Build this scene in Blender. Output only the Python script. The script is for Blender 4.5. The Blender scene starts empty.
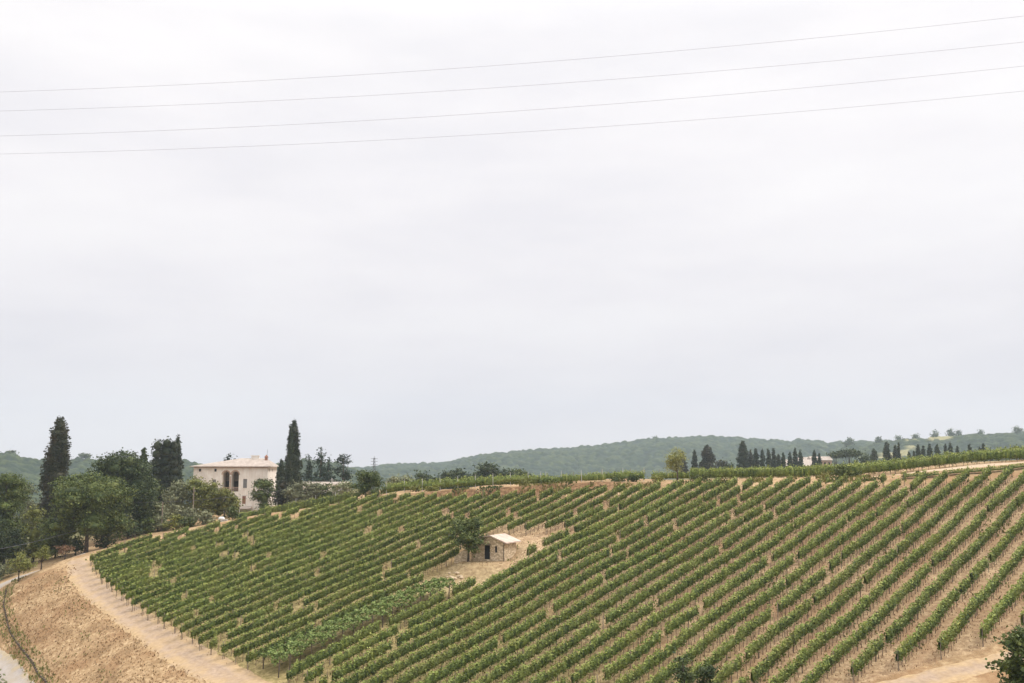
import bpy, bmesh, math, random
import numpy as np
from mathutils import Vector, Matrix
R=np.random.RandomState(7); random.seed(7)
S=bpy.context.scene; C=S.collection
# ------------------------------------------------------------------ camera
F=995.; PITCH=math.atan((475-341.5)/F)
cd=bpy.data.cameras.new('camera'); cam=bpy.data.objects.new('camera',cd); C.objects.link(cam)
cd.sensor_width=36; cd.lens=F*36/1024; cd.clip_start=.3; cd.clip_end=20000
cam.rotation_euler=(math.pi/2+PITCH,0,0); S.camera=cam
CS,SN=math.cos(PITCH),math.sin(PITCH)
def ray(px,py):
    x=(px-512)/F; v=-(py-341.5)/F
    return np.array([x, CS-v*SN, SN+v*CS])
def rayn(px,py): r=ray(px,py); return r/r[1]
# the vineyard slope is one tilted plane n.P=h
_V=ray(1400,114); _W=ray(-3896,683); n=np.cross(_V,_W); n/=np.linalg.norm(n)
if n[2]<0: n=-n
Dv=_V/np.linalg.norm(_V); h=float(n@(rayn(487,551)*138))
ev=np.cross(n,Dv)
def planez(X,Y): return (h-n[0]*X-n[1]*Y)/n[2]
def onplane(px,py,up=0.):
    r=ray(px,py); q=r*(h+n[2]*up)/(n@r); return q[:2]
def at(px,d,py=475):
    r=rayn(px,py); return np.array([r[0]*d,d])
def ptz(px,py,d):
    r=rayn(px,py)*d; return r
# ------------------------------------------------------------------ ground height
top_edge=[(60,560),(92,551),(130,544),(200,528),(250,517),(300,510),(350,502),(400,500),(450,497),(500,496),(560,490),(600,487),(650,486),(700,485),(752,482),(800,481),(866,480),(905,477),(946,474),(1004,469),(1040,466),(1120,460)]
TE=np.array([onplane(*p) for p in top_edge])
bankH=np.interp([p[0] for p in top_edge],[300,380,440,560,640,700,1120],[0,.25,1.2,1.1,.4,.35,.35])
def side_top(X,Y):
    """signed distance beyond the top edge and bank height there"""
    P=np.stack([X,Y],-1); best=np.full(X.shape,1e9); sg=np.zeros(X.shape); bh=np.zeros(X.shape)
    for i in range(len(TE)-1):
        a,b=TE[i],TE[i+1]; ab=b-a; L=ab@ab
        t=np.clip(((P-a)@ab)/L,0,1); q=a+t[...,None]*ab; dd=np.hypot(*(P-q).transpose(-1,*range(P.ndim-1)))
        cr=ab[0]*(P[...,1]-a[1])-ab[1]*(P[...,0]-a[0])
        m=dd<best; best=np.where(m,dd,best); sg=np.where(m,np.sign(cr),sg); bh=np.where(m,bankH[i]*(1-t)+bankH[i+1]*t,bh)
    return best*sg,bh
def sm(x,a,b): t=np.clip((x-a)/(b-a),0,1); return t*t*(3-2*t)
ctl=[]
def cz(X,Y,z): ctl.append((X,Y,z-planez(X,Y)))
def cp(px,py,d): q=ptz(px,py,d); cz(*q)
# inside the vineyard: exactly the plane
vy_poly=[(88,556),(130,545),(200,528),(300,510),(400,500),(500,496),(600,487),(700,485),(800,481),(900,477),(1004,469),(1100,462),(1250,560),(1120,640),(1016,640),(938,662),(899,676),(850,690),(700,760),(520,760),(400,730),(300,690),(250,668),(206,650),(150,615),(115,588)]
for px in range(60,1240,55):
    for py in (470,490,510,535,565,600,640,680,720):
        inside=False; j=len(vy_poly)-1
        for i in range(len(vy_poly)):
            a,b=vy_poly[i],vy_poly[j]
            if (a[1]>py)!=(b[1]>py) and px<(b[0]-a[0])*(py-a[1])/(b[1]-a[1])+a[0]: inside=not inside
            j=i
        if inside: q=onplane(px,py); cz(q[0],q[1],planez(*q))
for p in top_edge[:-1]: q=onplane(*p); cz(q[0],q[1],planez(*q))
# track beside the vineyard on the left lies on the plane too
for p in [(70,572),(100,590),(130,612),(170,640),(215,672),(60,575),(100,605),(150,645),(200,683),(300,720)]:
    q=onplane(*p); cz(q[0],q[1],planez(*q))
# crest shelf (heights without the bank step, which is added separately)
for px,py,d,b in [(400,494,172,.3),(450,490,173,1.2),(500,486.5,172.5,1.2),(550,485,170,1.1),(600,483.5,167,.6),(650,483,166,.4),(700,482,165,.35),(760,481,161,.35),(850,477,157,.35),(900,473.5,155,.35),(960,466.5,153,.35),(1024,462.5,152.5,.35),(1110,456,152,.35)]:
    q=ptz(px,py,d); cz(q[0],q[1],q[2]-b); q2=ptz(px,475,d+14); cz(q2[0],q2[1],q[2]-b+.25)
    q3=ptz(px,475,d+60); cz(q3[0],q3[1],q[2]-b-1.6)
for p in [(240,522,178),(300,512,176),(350,504,176),(250,511,237),(200,513,236),(290,507,240),(335,499,232),(240,505,262),(380,490,240),(170,526,195),(130,540,180),(100,549,172),
          (60,556,172),(30,562,176),(0,566,176),(-60,560,190),(140,520,230),(90,525,230),(30,535,250),(430,505,250),(330,490,330),(500,500,250)]: cp(*p)
for px,d,z in [(600,250,-4),(750,250,-2),(900,250,1.5),(1050,250,3),(700,400,-1),(850,400,1),(950,400,2),(1080,400,4),(1250,300,5),(0,400,-24),(200,400,-20),(400,400,-14),(550,400,-10),
               (1250,150,1),(1350,100,-9),(1300,60,-16),(1000,600,-6),(700,600,-8),(300,600,-26),(0,600,-30),(-200,300,-22),(-300,150,-20)]:
    q=at(px,d); cz(q[0],q[1],z)
# road in the lower left, about 3 m below the plane
for px,py,dr in [(10,655,3.4),(0,640,3.4),(25,683,3.6),(0,700,3.7),(40,720,3.7),(-40,650,3.4),(-45,615,3.3),(-10,590,3.),(30,573,2.4),(62,563,1.3),(10,620,2.5),(25,640,2.2),(50,672,2.4),(60,640,1.2),(40,600,.8)]:
    r=rayn(px,py); d=(h/n[2]-dr)/(r[2]+n[0]/n[2]*r[0]+n[1]/n[2]); q=r*d; cz(*q)
# valley floor and the near hillside below the camera
for X,Y,z in [(0,78,-24),(30,74,-22.5),(-30,80,-25.5),(60,72,-19),(-60,85,-27),(0,58,-24),(35,55,-22),(-35,60,-25.5),(0,38,-19),(30,35,-18),(-30,38,-20),(0,18,-9.5),(20,15,-8),(-20,15,-8.5),(0,2,-1.9),(12,2,-1.9),(-12,2,-1.9),(70,40,-17),(-70,45,-24),(0,-15,-1.5),(40,-10,-2),(-40,-10,-3)]: cz(X,Y,z)
ctl=np.array(ctl)
_,ii=np.unique(ctl[:,:2].round(0),axis=0,return_index=True); ctl=ctl[ii]
N=len(ctl); sc=100.
def phi(r2): return .5*r2*np.log(r2+1e-12)
A=np.zeros((N+3,N+3)); P=ctl[:,:2]/sc
A[:N,:N]=phi(((P[:,None]-P[None])**2).sum(-1))+np.eye(N)*2e-4
A[:N,N]=1;A[:N,N+1:]=P;A[N,:N]=1;A[N+1:,:N]=P.T
w=np.linalg.solve(A,np.r_[ctl[:,2],0,0,0])
_pn=np.random.RandomState(3); _oct=[(_pn.rand(2)*6.28,_pn.uniform(-1,1,2),k) for k in range(24)]
HC=onplane(503.7,561.5); PADC=HC+np.array([-2.0,.6]); PADZ=float(planez(*HC))+.05
def H(X,Y):
    X=np.asarray(X,float);Y=np.asarray(Y,float);sh=X.shape;x=X.ravel();y=Y.ravel();out=np.empty(x.shape)
    for i in range(0,len(x),20000):
        a,b=x[i:i+20000],y[i:i+20000]; a2=np.clip(a,-400,400);b2=np.clip(b,-20,620)
        q=np.stack([a2,b2],-1)/sc
        z=phi(((q[:,None]-P[None])**2).sum(-1))@w[:N]+w[N]+q@w[N+1:]+planez(a2,b2)
        s,bh=side_top(a,b)
        z=z+bh*sm(s,0.2,1.9)*(1-sm(s,40,60))
        pm=1-sm(np.hypot(a-PADC[0],(b-PADC[1])*1.1),3.1,6.0); z=z*(1-pm)+PADZ*pm
        f=sm(np.hypot(a*.8,b-150),280,620); z=z*(1-f)-34*f
        for k,(ph,dr,_) in enumerate(_oct):
            fr=.25*(1.16**k); z=z+.10/(1.16**k)*.6*np.sin(fr*(a*dr[0]+b*dr[1])+ph[0])
        out[i:i+20000]=z
    return out.reshape(sh)
def Hz(x,y): return float(H(np.array([x]),np.array([y]))[0])
# ------------------------------------------------------------------ helpers
def tag(o,label=None,cat=None,group=None,kind=None):
    if label:o['label']=label
    if cat:o['category']=cat
    if group:o['group']=group
    if kind:o['kind']=kind
    return o
def link(name,me,mat,parent=None,loc=None):
    o=bpy.data.objects.new(name,me); C.objects.link(o)
    if mat and not me.materials: me.materials.append(mat)
    if parent is not None:o.parent=parent
    if loc is not None:o.location=loc
    return o
def mesh_np(name,V,Fc,smooth=False):
    """V (n,3), Fc (m,k) all same k"""
    me=bpy.data.meshes.new(name); V=np.asarray(V,np.float32); Fc=np.asarray(Fc,np.int32); m,k=Fc.shape
    me.vertices.add(len(V)); me.vertices.foreach_set('co',V.ravel())
    me.loops.add(m*k); me.loops.foreach_set('vertex_index',Fc.ravel())
    me.polygons.add(m); me.polygons.foreach_set('loop_start',np.arange(0,m*k,k,dtype=np.int32))
    try: me.polygons.foreach_set('loop_total',np.full(m,k,np.int32))
    except Exception: pass
    if smooth: me.polygons.foreach_set('use_smooth',np.ones(m,bool))
    me.update(calc_edges=True); me.validate(); return me
def empty(name,loc,rz=0.):
    o=bpy.data.objects.new(name,None); o.empty_display_size=.3; C.objects.link(o); o.location=loc; o.rotation_euler=(0,0,rz); return o
class MB:
    def __init__(s): s.v=[];s.f=[];
    def add(s,v,f): k=len(s.v); s.v+= [tuple(map(float,p)) for p in v]; s.f+=[tuple(k+i for i in q) for q in f]; return s
    def box(s,x0,x1,y0,y1,z0,z1):
        v=[(x0,y0,z0),(x1,y0,z0),(x1,y1,z0),(x0,y1,z0),(x0,y0,z1),(x1,y0,z1),(x1,y1,z1),(x0,y1,z1)]
        return s.add(v,[(0,3,2,1),(4,5,6,7),(0,1,5,4),(1,2,6,5),(2,3,7,6),(3,0,4,7)])
    def tube(s,pts,rad,k=6,cap=True):
        pts=[np.array(p,float) for p in pts]; rad=[rad]*len(pts) if np.isscalar(rad) else rad
        V=[]
        for i,p in enumerate(pts):
            d=pts[min(i+1,len(pts)-1)]-pts[max(i-1,0)]; d/=np.linalg.norm(d)+1e-9
            u=np.cross(d,(0,1,0) if abs(d[1])<.9 else (1,0,0)); u/=np.linalg.norm(u); v=np.cross(d,u)
            for j in range(k):
                a=2*math.pi*j/k; V.append(p+rad[i]*(math.cos(a)*u+math.sin(a)*v))
        Fq=[(i*k+j,i*k+(j+1)%k,(i+1)*k+(j+1)%k,(i+1)*k+j) for i in range(len(pts)-1) for j in range(k)]
        if cap: Fq+= [tuple(range(k))[::-1],tuple((len(pts)-1)*k+j for j in range(k))]
        return s.add(V,Fq)
    def mesh(s,name,smooth=False):
        me=bpy.data.meshes.new(name); me.from_pydata(s.v,[],s.f); me.update()
        if smooth:
            for p in me.polygons:p.use_smooth=True
        return me
    def build(s,name,mat,parent=None,loc=None,smooth=False): return link(name,s.mesh(name,smooth),mat,parent,loc)
def leaf_quads(cen,size,rng,up=.35,aspect=1.):
    """random small leaf faces at the given centres"""
    m=len(cen); nrm=rng.normal(size=(m,3)); nrm[:,2]=np.abs(nrm[:,2])+up; nrm/=np.linalg.norm(nrm,axis=1)[:,None]
    t=rng.normal(size=(m,3)); u=np.cross(nrm,t); u/=np.linalg.norm(u,axis=1)[:,None]; v=np.cross(nrm,u)
    s=(size*rng.uniform(.6,1.35,m))[:,None]*.5; a=aspect
    V=np.stack([cen-u*s*a,cen-v*s*.75+u*s*.1,cen+u*s*a,cen+v*s*.75+u*s*.1],1).reshape(-1,3)
    return V,np.arange(4*m).reshape(m,4)
# ------------------------------------------------------------------ materials
def newmat(name):
    m=bpy.data.materials.new(name); m.use_nodes=True; nt=m.node_tree; b=nt.nodes['Principled BSDF']; b.inputs['Roughness'].default_value=.9
    b.inputs['Specular IOR Level'].default_value=.2
    return m,nt,b
def N_(nt,t,**k):
    x=nt.nodes.new(t)
    for a,v in k.items(): setattr(x,a,v)
    return x
def noise(nt,scale,detail=4,vec=None,rough=.55):
    x=N_(nt,'ShaderNodeTexNoise'); x.inputs['Scale'].default_value=scale; x.inputs['Detail'].default_value=detail; x.inputs['Roughness'].default_value=rough
    if vec is not None: nt.links.new(vec,x.inputs['Vector'])
    return x.outputs['Fac']
def ramp(nt,fac,stops):
    x=N_(nt,'ShaderNodeValToRGB'); e=x.color_ramp.elements
    while len(e)<len(stops): e.new(.5)
    for i,(p,c) in enumerate(stops): e[i].position=p; e[i].color=(*c,1) if len(c)==3 else c
    nt.links.new(fac,x.inputs['Fac']); return x.outputs['Color']
def mix(nt,fac,a,b,mode='MIX'):
    x=N_(nt,'ShaderNodeMix',data_type='RGBA',blend_type=mode)
    for i,v in ((0,fac),(6,a),(7,b)):
        if isinstance(v,(int,float)): x.inputs[i].default_value=v
        elif isinstance(v,tuple): x.inputs[i].default_value=(*v,1) if len(v)==3 else v
        else: nt.links.new(v,x.inputs[i])
    return x.outputs[2]
def math_(nt,op,a,b=0.,clamp=False):
    x=N_(nt,'ShaderNodeMath',operation=op,use_clamp=clamp)
    for i,v in ((0,a),(1,b)):
        if isinstance(v,(int,float)): x.inputs[i].default_value=v
        else: nt.links.new(v,x.inputs[i])
    return x.outputs[0]
def pos(nt): return N_(nt,'ShaderNodeNewGeometry').outputs['Position']
def leafmat(name,dark,mid,light,patch=None,pscale=.35,pamt=.5,rnd=.35):
    m,nt,b=newmat(name); g=N_(nt,'ShaderNodeNewGeometry')
    c=ramp(nt,g.outputs['Random Per Island'],[(0,dark),(.5,mid),(.85,mid),(1,light)])
    if patch:
        f=ramp(nt,noise(nt,pscale,3,g.outputs['Position']),[(.45,(0,0,0)),(.72,(pamt,)*3)])
        c=mix(nt,f,c,patch)
    oi=N_(nt,'ShaderNodeObjectInfo'); v=N_(nt,'ShaderNodeMapRange'); nt.links.new(oi.outputs['Random'],v.inputs[0]); v.inputs[3].default_value=1-rnd*.5; v.inputs[4].default_value=1+rnd*.5
    hs=N_(nt,'ShaderNodeHueSaturation'); nt.links.new(v.outputs[0],hs.inputs['Value']); nt.links.new(c,hs.inputs['Color'])
    nt.links.new(hs.outputs[0],b.inputs['Base Color']); b.inputs['Roughness'].default_value=.62; b.inputs['Specular IOR Level'].default_value=.3
    tr=N_(nt,'ShaderNodeBsdfTranslucent'); nt.links.new(hs.outputs[0],tr.inputs[0]); ms=N_(nt,'ShaderNodeMixShader'); ms.inputs[0].default_value=.12
    nt.links.new(b.outputs[0],ms.inputs[1]); nt.links.new(tr.outputs[0],ms.inputs[2]); nt.links.new(ms.outputs[0],nt.nodes['Material Output'].inputs[0])
    return m
def simple(name,a,b2,scale=2.,rough=.85,detail=5,lo=.35,hi=.65,bump=0):
    m,nt,b=newmat(name); tc=N_(nt,'ShaderNodeTexCoord'); f=noise(nt,scale,detail,tc.outputs['Object'])
    nt.links.new(ramp(nt,f,[(lo,a),(hi,b2)]),b.inputs['Base Color']); b.inputs['Roughness'].default_value=rough
    if bump:
        bp=N_(nt,'ShaderNodeBump'); bp.inputs['Strength'].default_value=bump; nt.links.new(f,bp.inputs['Height']); nt.links.new(bp.outputs[0],b.inputs['Normal'])
    return m
M={}
M['vine']=leafmat('vine leaves',(.038,.062,.014),(.13,.178,.034),(.26,.30,.066),(.235,.25,.06),.22,.6,.22)
M['vine_young']=leafmat('young vine leaves',(.08,.12,.025),(.17,.215,.045),(.32,.34,.10),None,rnd=.2)
M['vinetop_lit']=leafmat('young vine shoots with painted top light',(.18,.23,.048),(.29,.345,.08),(.44,.46,.15),(.40,.37,.10),.3,.5,.2)  # young shoot tint, with light on the row tops painted in
M['pergola']=leafmat('pergola vine leaves',(.09,.14,.03),(.21,.275,.07),(.34,.40,.13),None,rnd=.1)
M['yellowvine']=leafmat('yellowing leaves',(.14,.14,.03),(.22,.2,.05),(.3,.26,.08),None)
M['oak']=leafmat('oak leaves',(.024,.042,.010),(.07,.10,.022),(.19,.215,.06),(.17,.19,.048),.75,.7)
M['dark']=leafmat('dark evergreen leaves',(.015,.03,.010),(.042,.065,.02),(.12,.145,.048),(.085,.105,.035),.7,.7)
M['cypress']=leafmat('cypress leaves',(.016,.03,.013),(.034,.052,.02),(.07,.085,.035),(.075,.06,.035),.5,.45)
M['cypress_brown']=leafmat('browning cypress leaves',(.022,.03,.015),(.045,.05,.024),(.09,.08,.04),(.10,.075,.045),.4,.7)
M['olive']=leafmat('olive leaves',(.10,.11,.05),(.21,.22,.12),(.36,.36,.22),(.15,.16,.07),.7,.6)
M['lime']=leafmat('bright yellow green leaves',(.09,.105,.02),(.21,.22,.045),(.38,.37,.09),(.13,.14,.035),.7,.6)
M['green']=leafmat('mid green leaves',(.03,.05,.012),(.07,.098,.02),(.16,.185,.05),(.13,.15,.035),.7,.6)
M['palegreen']=leafmat('pale yellow green leaves',(.18,.19,.06),(.32,.33,.11),(.46,.45,.19),None)
M['rust']=leafmat('reddish leaves',(.12,.06,.035),(.2,.11,.06),(.25,.17,.09),None)
M['pine']=leafmat('blue green pine needles',(.018,.036,.024),(.032,.055,.034),(.06,.085,.05),None)
M['bark']=simple('bark',(.06,.045,.033),(.14,.11,.085),3)
M['vinewood']=simple('vine trunk bark',(.17,.12,.085),(.34,.25,.18),4)
M['post']=simple('weathered wood post',(.2,.16,.12),(.36,.3,.24),3)
M['concrete']=simple('pale concrete post',(.4,.39,.36),(.56,.55,.52),3)
M['straw']=leafmat('dry grass blades',(.22,.145,.075),(.38,.26,.14),(.53,.40,.235),(.25,.155,.08),.16,.9,rnd=.1)
M['weed']=leafmat('green weeds',(.12,.13,.035),(.2,.2,.06),(.32,.3,.11),None,rnd=.1)
M['metal']=simple('galvanised wire',(.1,.1,.11),(.14,.14,.15),3,.6)
# ground material, driven by painted regions
def ground_mat():
    m,nt,b=newmat('dry hillside soil and grass'); p=pos(nt)
    def attr(nm): x=N_(nt,'ShaderNodeAttribute'); x.attribute_name=nm; return x.outputs['Fac']
    n1=noise(nt,.35,6,p); n2=noise(nt,2.2,5,p); n3=noise(nt,7,4,p,.7)
    dry=ramp(nt,n2,[(.28,(.27,.17,.09)),(.5,(.44,.30,.165)),(.72,(.61,.455,.27))])
    dry=mix(nt,ramp(nt,noise(nt,.16,5,p,.65),[(.45,(0,0,0)),(.6,(.85,.85,.85))]),dry,ramp(nt,n3,[(.3,(.22,.125,.06)),(.7,(.40,.24,.12))]))
    dry=mix(nt,ramp(nt,n1,[(.46,(0,0,0)),(.62,(.7,.7,.7))]),dry,ramp(nt,n3,[(.3,(.15,.105,.05)),(.7,(.38,.235,.12))]))
    soil=ramp(nt,n2,[(.3,(.20,.12,.065)),(.5,(.42,.28,.16)),(.7,(.64,.48,.30))])
    soil=mix(nt,ramp(nt,n3,[(.4,(0,0,0)),(.7,(.6,.6,.6))]),soil,(.56,.42,.26))
    soil=mix(nt,ramp(nt,noise(nt,.12,4,p),[(.42,(0,0,0)),(.62,(.6,.6,.6))]),soil,(.34,.19,.10))
    grassy=ramp(nt,n2,[(.3,(.15,.14,.045)),(.5,(.30,.26,.10)),(.7,(.50,.41,.19))])
    soil=mix(nt,attr('lefty'),soil,grassy)
    c=mix(nt,attr('soil'),dry,soil)
    red=ramp(nt,n2,[(.3,(.08,.045,.022)),(.5,(.19,.105,.05)),(.7,(.34,.215,.11))])
    c=mix(nt,attr('red'),c,red)
    grn=ramp(nt,n2,[(.3,(.07,.08,.025)),(.7,(.18,.18,.07))])
    gm=math_(nt,'MULTIPLY',attr('green'),math_(nt,'MULTIPLY_ADD',n1,3.,True)); 
    x=nt.nodes[-1]
    gm2=math_(nt,'MULTIPLY',attr('green'),1.)
    c=mix(nt,gm2,c,grn)
    c=mix(nt,attr('pale'),c,ramp(nt,n2,[(.3,(.50,.37,.25)),(.7,(.68,.55,.41))]))
    nt.links.new(c,b.inputs['Base Color']); b.inputs['Roughness'].default_value=.95
    bp=N_(nt,'ShaderNodeBump'); bp.inputs['Strength'].default_value=.6; bp.inputs['Distance'].default_value=.15; nt.links.new(n3,bp.inputs['Height']); nt.links.new(bp.outputs[0],b.inputs['Normal'])
    return m
M['ground']=ground_mat()
def poly_world(pts,up=0): return np.array([onplane(x,y,up) for x,y in pts])
def inpoly(X,Y,poly):
    ins=np.zeros(X.shape,bool); j=len(poly)-1
    for i in range(len(poly)):
        a,b=poly[i],poly[j]
        with np.errstate(divide='ignore',invalid='ignore'):
            c=((a[1]>Y)!=(b[1]>Y))&(X<(b[0]-a[0])*(Y-a[1])/(b[1]-a[1]+1e-12)+a[0])
        ins^=c; j=i
    return ins
def dist_line(X,Y,pl):
    best=np.full(X.shape,1e9)
    for a,b in zip(pl[:-1],pl[1:]):
        ab=b-a; t=np.clip(((X-a[0])*ab[0]+(Y-a[1])*ab[1])/(ab@ab),0,1)
        best=np.minimum(best,np.hypot(X-a[0]-t*ab[0],Y-a[1]-t*ab[1]))
    return best
# image outlines -> world outlines on the slope
VY=poly_world([(86,562),(92,560),(130,550),(200,535),(250,526.5),(300,518),(350,508),(400,502.5),(430,503),(450,503.5),(500,502.5),(560,499),(600,496.5),(650,495),(700,490),(752,489),(800,488),(866,487.5),(905,485),(946,483),(1004,478),(1040,475),(1200,461),(1300,560),(1120,620),(1016,636),(976,650),(936,662),(897,674),(855,688),(812,700),(760,745),(640,800),(520,800),(420,760),(360,725),(310,692),(290,690),(262,682),(240,668),(222,664),(206,657),(185,645),(165,634),(150,625),(131,613),(118,602),(107,592),(97,583),(92,572)])
CLEAR=poly_world([(415,582),(438,574),(452,566),(464,555),(474,546),(486,539),(500,537),(530,536),(566,534.5),(560,543),(548,551),(510,573),(476,590),(466,585),(452,590),(446,592)])
PERG=poly_world([(250,674),(300,652),(350,630),(400,605),(440,583),(452,580),(464,582),(400,622),(384,631),(355,644),(290,674),(262,686)])
# smooth organic fade masks
xs=np.unique(np.round(np.r_[-2300,-1800,-1400,-1000,-750,-560,-430,-340,-270,np.arange(-220,-110,4),np.arange(-110,120,.55),np.arange(120,230,4),270,340,430,560,750,1000,1400,1800,2300],3))
ys=np.unique(np.round(np.r_[-300,-150,-80,-40,np.arange(-20,70,3),np.arange(70,205,.55),np.arange(205,330,3),np.arange(330,640,14),700,800,950,1200,1600,2000,2300],3))
GX,GY=np.meshgrid(xs,ys); GZ=H(GX,GY)
far=sm(np.hypot(GX,GY),900,5000); GZ=GZ-far*20
nx,ny=len(xs),len(ys); idx=np.arange(nx*ny).reshape(ny,nx)
me=mesh_np('ground',np.stack([GX,GY,GZ],-1).reshape(-1,3),np.stack([idx[:-1,:-1],idx[:-1,1:],idx[1:,1:],idx[1:,:-1]],-1).reshape(-1,4),True)
insv=inpoly(GX,GY,VY); sd,_=side_top(GX,GY)
def setattr_(nm,arr): a=me.attributes.new(nm,'FLOAT','POINT'); a.data.foreach_set('value',np.ascontiguousarray(arr,np.float32).ravel())
wob=np.sin(GX*.9+GY*.3)*.8+np.sin(GX*.31-GY*.7)*1.1+np.sin(GX*2.1+GY*1.7)*.4
setattr_('soil',insv*.85); setattr_('lefty',(1-sm(GX+(GY-130)*.55+wob*1.5,-22,14))*.85)
setattr_('red',((sm(sd+wob*.35,-3.6,-2.2)*(1-sm(sd+wob*.4,1.8,2.8)))*sm(GX,-26,-12)*(1-sm(GX+wob,12,24))*.95))
behind=sm(GY,250,300)
leftg=sm(-(GX+74),0,14)*sm(GY,152,165)
setattr_('green',np.clip(np.maximum(behind*.85,np.maximum(leftg*.9,(GY<72)*.7)),0,1))
cl=inpoly(GX,GY,CLEAR)
setattr_('pale',np.clip(cl*.12+sm(sd,1.6,2.6)*(1-sm(sd,6,8))*(GX>34)*.8,0,1))
link('ground',me,M['ground'])['kind']='structure'
# draped strips: dirt track, gravel road
def strip(name,cl,width,mat,lift,step=.6,seg=12):
    cl=np.array(cl,float); 
    t=np.r_[0,np.cumsum(np.hypot(*np.diff(cl,axis=0).T))]
    # smooth resample
    u=np.arange(0,t[-1],step); px=np.interp(u,t,cl[:,0]); py=np.interp(u,t,cl[:,1]); w=np.interp(u,t,width)
    k=np.hanning(21); k/=k.sum(); pad=lambda a:np.convolve(np.r_[np.full(10,a[0])+np.arange(-10,0)*(a[1]-a[0]),a,np.full(10,a[-1])+np.arange(1,11)*(a[-1]-a[-2])],k,'valid')
    px,py=pad(px),pad(py); tx=np.gradient(px);ty=np.gradient(py);L=np.hypot(tx,ty);nx_,ny_=-ty/L,tx/L
    s=np.linspace(-.5,.5,seg+1); jit=(np.sin(u*.7)*.3+np.sin(u*1.9+1)*.15)
    X=px[:,None]+nx_[:,None]*w[:,None]*s+0*jit[:,None]; Y=py[:,None]+ny_[:,None]*w[:,None]*s
    edge_=(np.abs(s)*2)[None,:]; Z=H(X,Y)+lift-.16*edge_**6+.035*np.sin(X*2.1+Y*1.3)*np.sin(X*.8-Y*1.9)*edge_
    a,b=X.shape; id_=np.arange(a*b).reshape(a,b)
    me=mesh_np(name,np.stack([X,Y,Z],-1).reshape(-1,3),np.stack([id_[:-1,:-1],id_[1:,:-1],id_[1:,1:],id_[:-1,1:]],-1).reshape(-1,4),True)
    at_=me.attributes.new('edge','FLOAT','POINT'); at_.data.foreach_set('value',np.broadcast_to(np.abs(s)*2,X.shape).astype(np.float32).ravel())
    o=link(name,me,mat); o['kind']='structure'; return o
def track_mat(name,a,b2,ea,eb,soft=.55):
    m,nt,b=newmat(name); p=pos(nt); x=N_(nt,'ShaderNodeAttribute'); x.attribute_name='edge'
    n1=noise(nt,2.5,5,p); n2=noise(nt,.6,4,p)
    c=ramp(nt,n1,[(.3,a),(.7,b2)]); e=ramp(nt,n1,[(.28,ea),(.72,eb)])
    f=math_(nt,'ADD',x.outputs['Fac'],math_(nt,'MULTIPLY',math_(nt,'SUBTRACT',n2,.5),1.6)); f=ramp(nt,f,[(soft,(0,0,0)),(.98,(1,1,1))])
    rut=ramp(nt,x.outputs['Fac'],[(.22,(0,0,0)),(.34,(.5,.5,.5)),(.44,(.5,.5,.5)),(.56,(0,0,0))]); c=mix(nt,rut,c,b2); f2=ramp(nt,n2,[(.35,(.0,)*3),(.65,(.5,)*3)]); c=mix(nt,f2,c,ea)
    nt.links.new(mix(nt,f,c,e),b.inputs['Base Color']); return m
M['track']=track_mat('pale trodden earth',(.31,.225,.16),(.46,.345,.25),(.40,.275,.145),(.57,.41,.23),.2)
M['road']=track_mat('pale gravel road',(.34,.30,.275),(.45,.405,.37),(.36,.29,.19),(.5,.4,.26),.6)
tr=[onplane(*p) for p in [(78,561),(82,575),(100,593),(130,615),(165,640),(205,665),(255,695),(330,740)]]
strip('dirt_track',tr,[4,4.6,4.9,5.,5.2,5.4,5.8,5.8,5.8][:len(tr)],M['track'],.05)
tr=[onplane(*p) for p in [(790,735),(860,700),(920,683),(985,664),(1060,648),(1180,630)]]
strip('vineyard_edge_track',tr,[4.5,4.2,3.6,3.4,3.4,3.4],M['track'],.05)
def road_pt(px,py,dr):
    r=rayn(px,py); d=(h/n[2]-dr)/(r[2]+n[0]/n[2]*r[0]+n[1]/n[2]); return (r*d)[:2]
rd=[road_pt(*p) for p in [(88,556,.8),(62,563,1.3),(30,573,2.4),(-10,592,3),(-40,615,3.3),(-44,640,3.4),(-10,662,3.5),(18,705,3.7),(46,760,3.7)]]
strip('gravel_road',rd,[3.6,4.4,5.2,5.4,5.4,5.6,5.8,5.8,5.8],M['road'],.06)
# ------------------------------------------------------------------ vine rows
TR=[]   # vine trunk prototypes
for k in range(5):
    r=random.Random(k); mb=MB(); x=y=0; pts=[(0,0,-.05)]
    for i in range(1,5):
        x+=r.uniform(-.05,.05); y+=r.uniform(-.05,.05); pts.append((x,y,.26*i))
    mb.tube(pts,[.04,.034,.03,.026,.022],5); 
    me_=mb.mesh('vine_trunk',True); me_.materials.append(M['vinewood']); TR.append(me_)
PO={}
for nm,mt,w_,hh in (('wood',M['post'],.045,1.95),('concrete',M['concrete'],.05,2.35)):
    mb=MB(); mb.tube([(0,0,-.2),(0,0,hh*.5),(0,0,hh)],[w_,w_,w_*.9],6); m_=mb.mesh('post'); m_.materials.append(mt); PO[nm]=m_
def rownoise(u,seed,f): 
    r=np.random.RandomState(seed); return sum(np.sin(u*f*(1+.7*k)+r.rand()*6.28)/(1+.5*k) for k in range(4))/2.2
row_count=[0]
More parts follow.
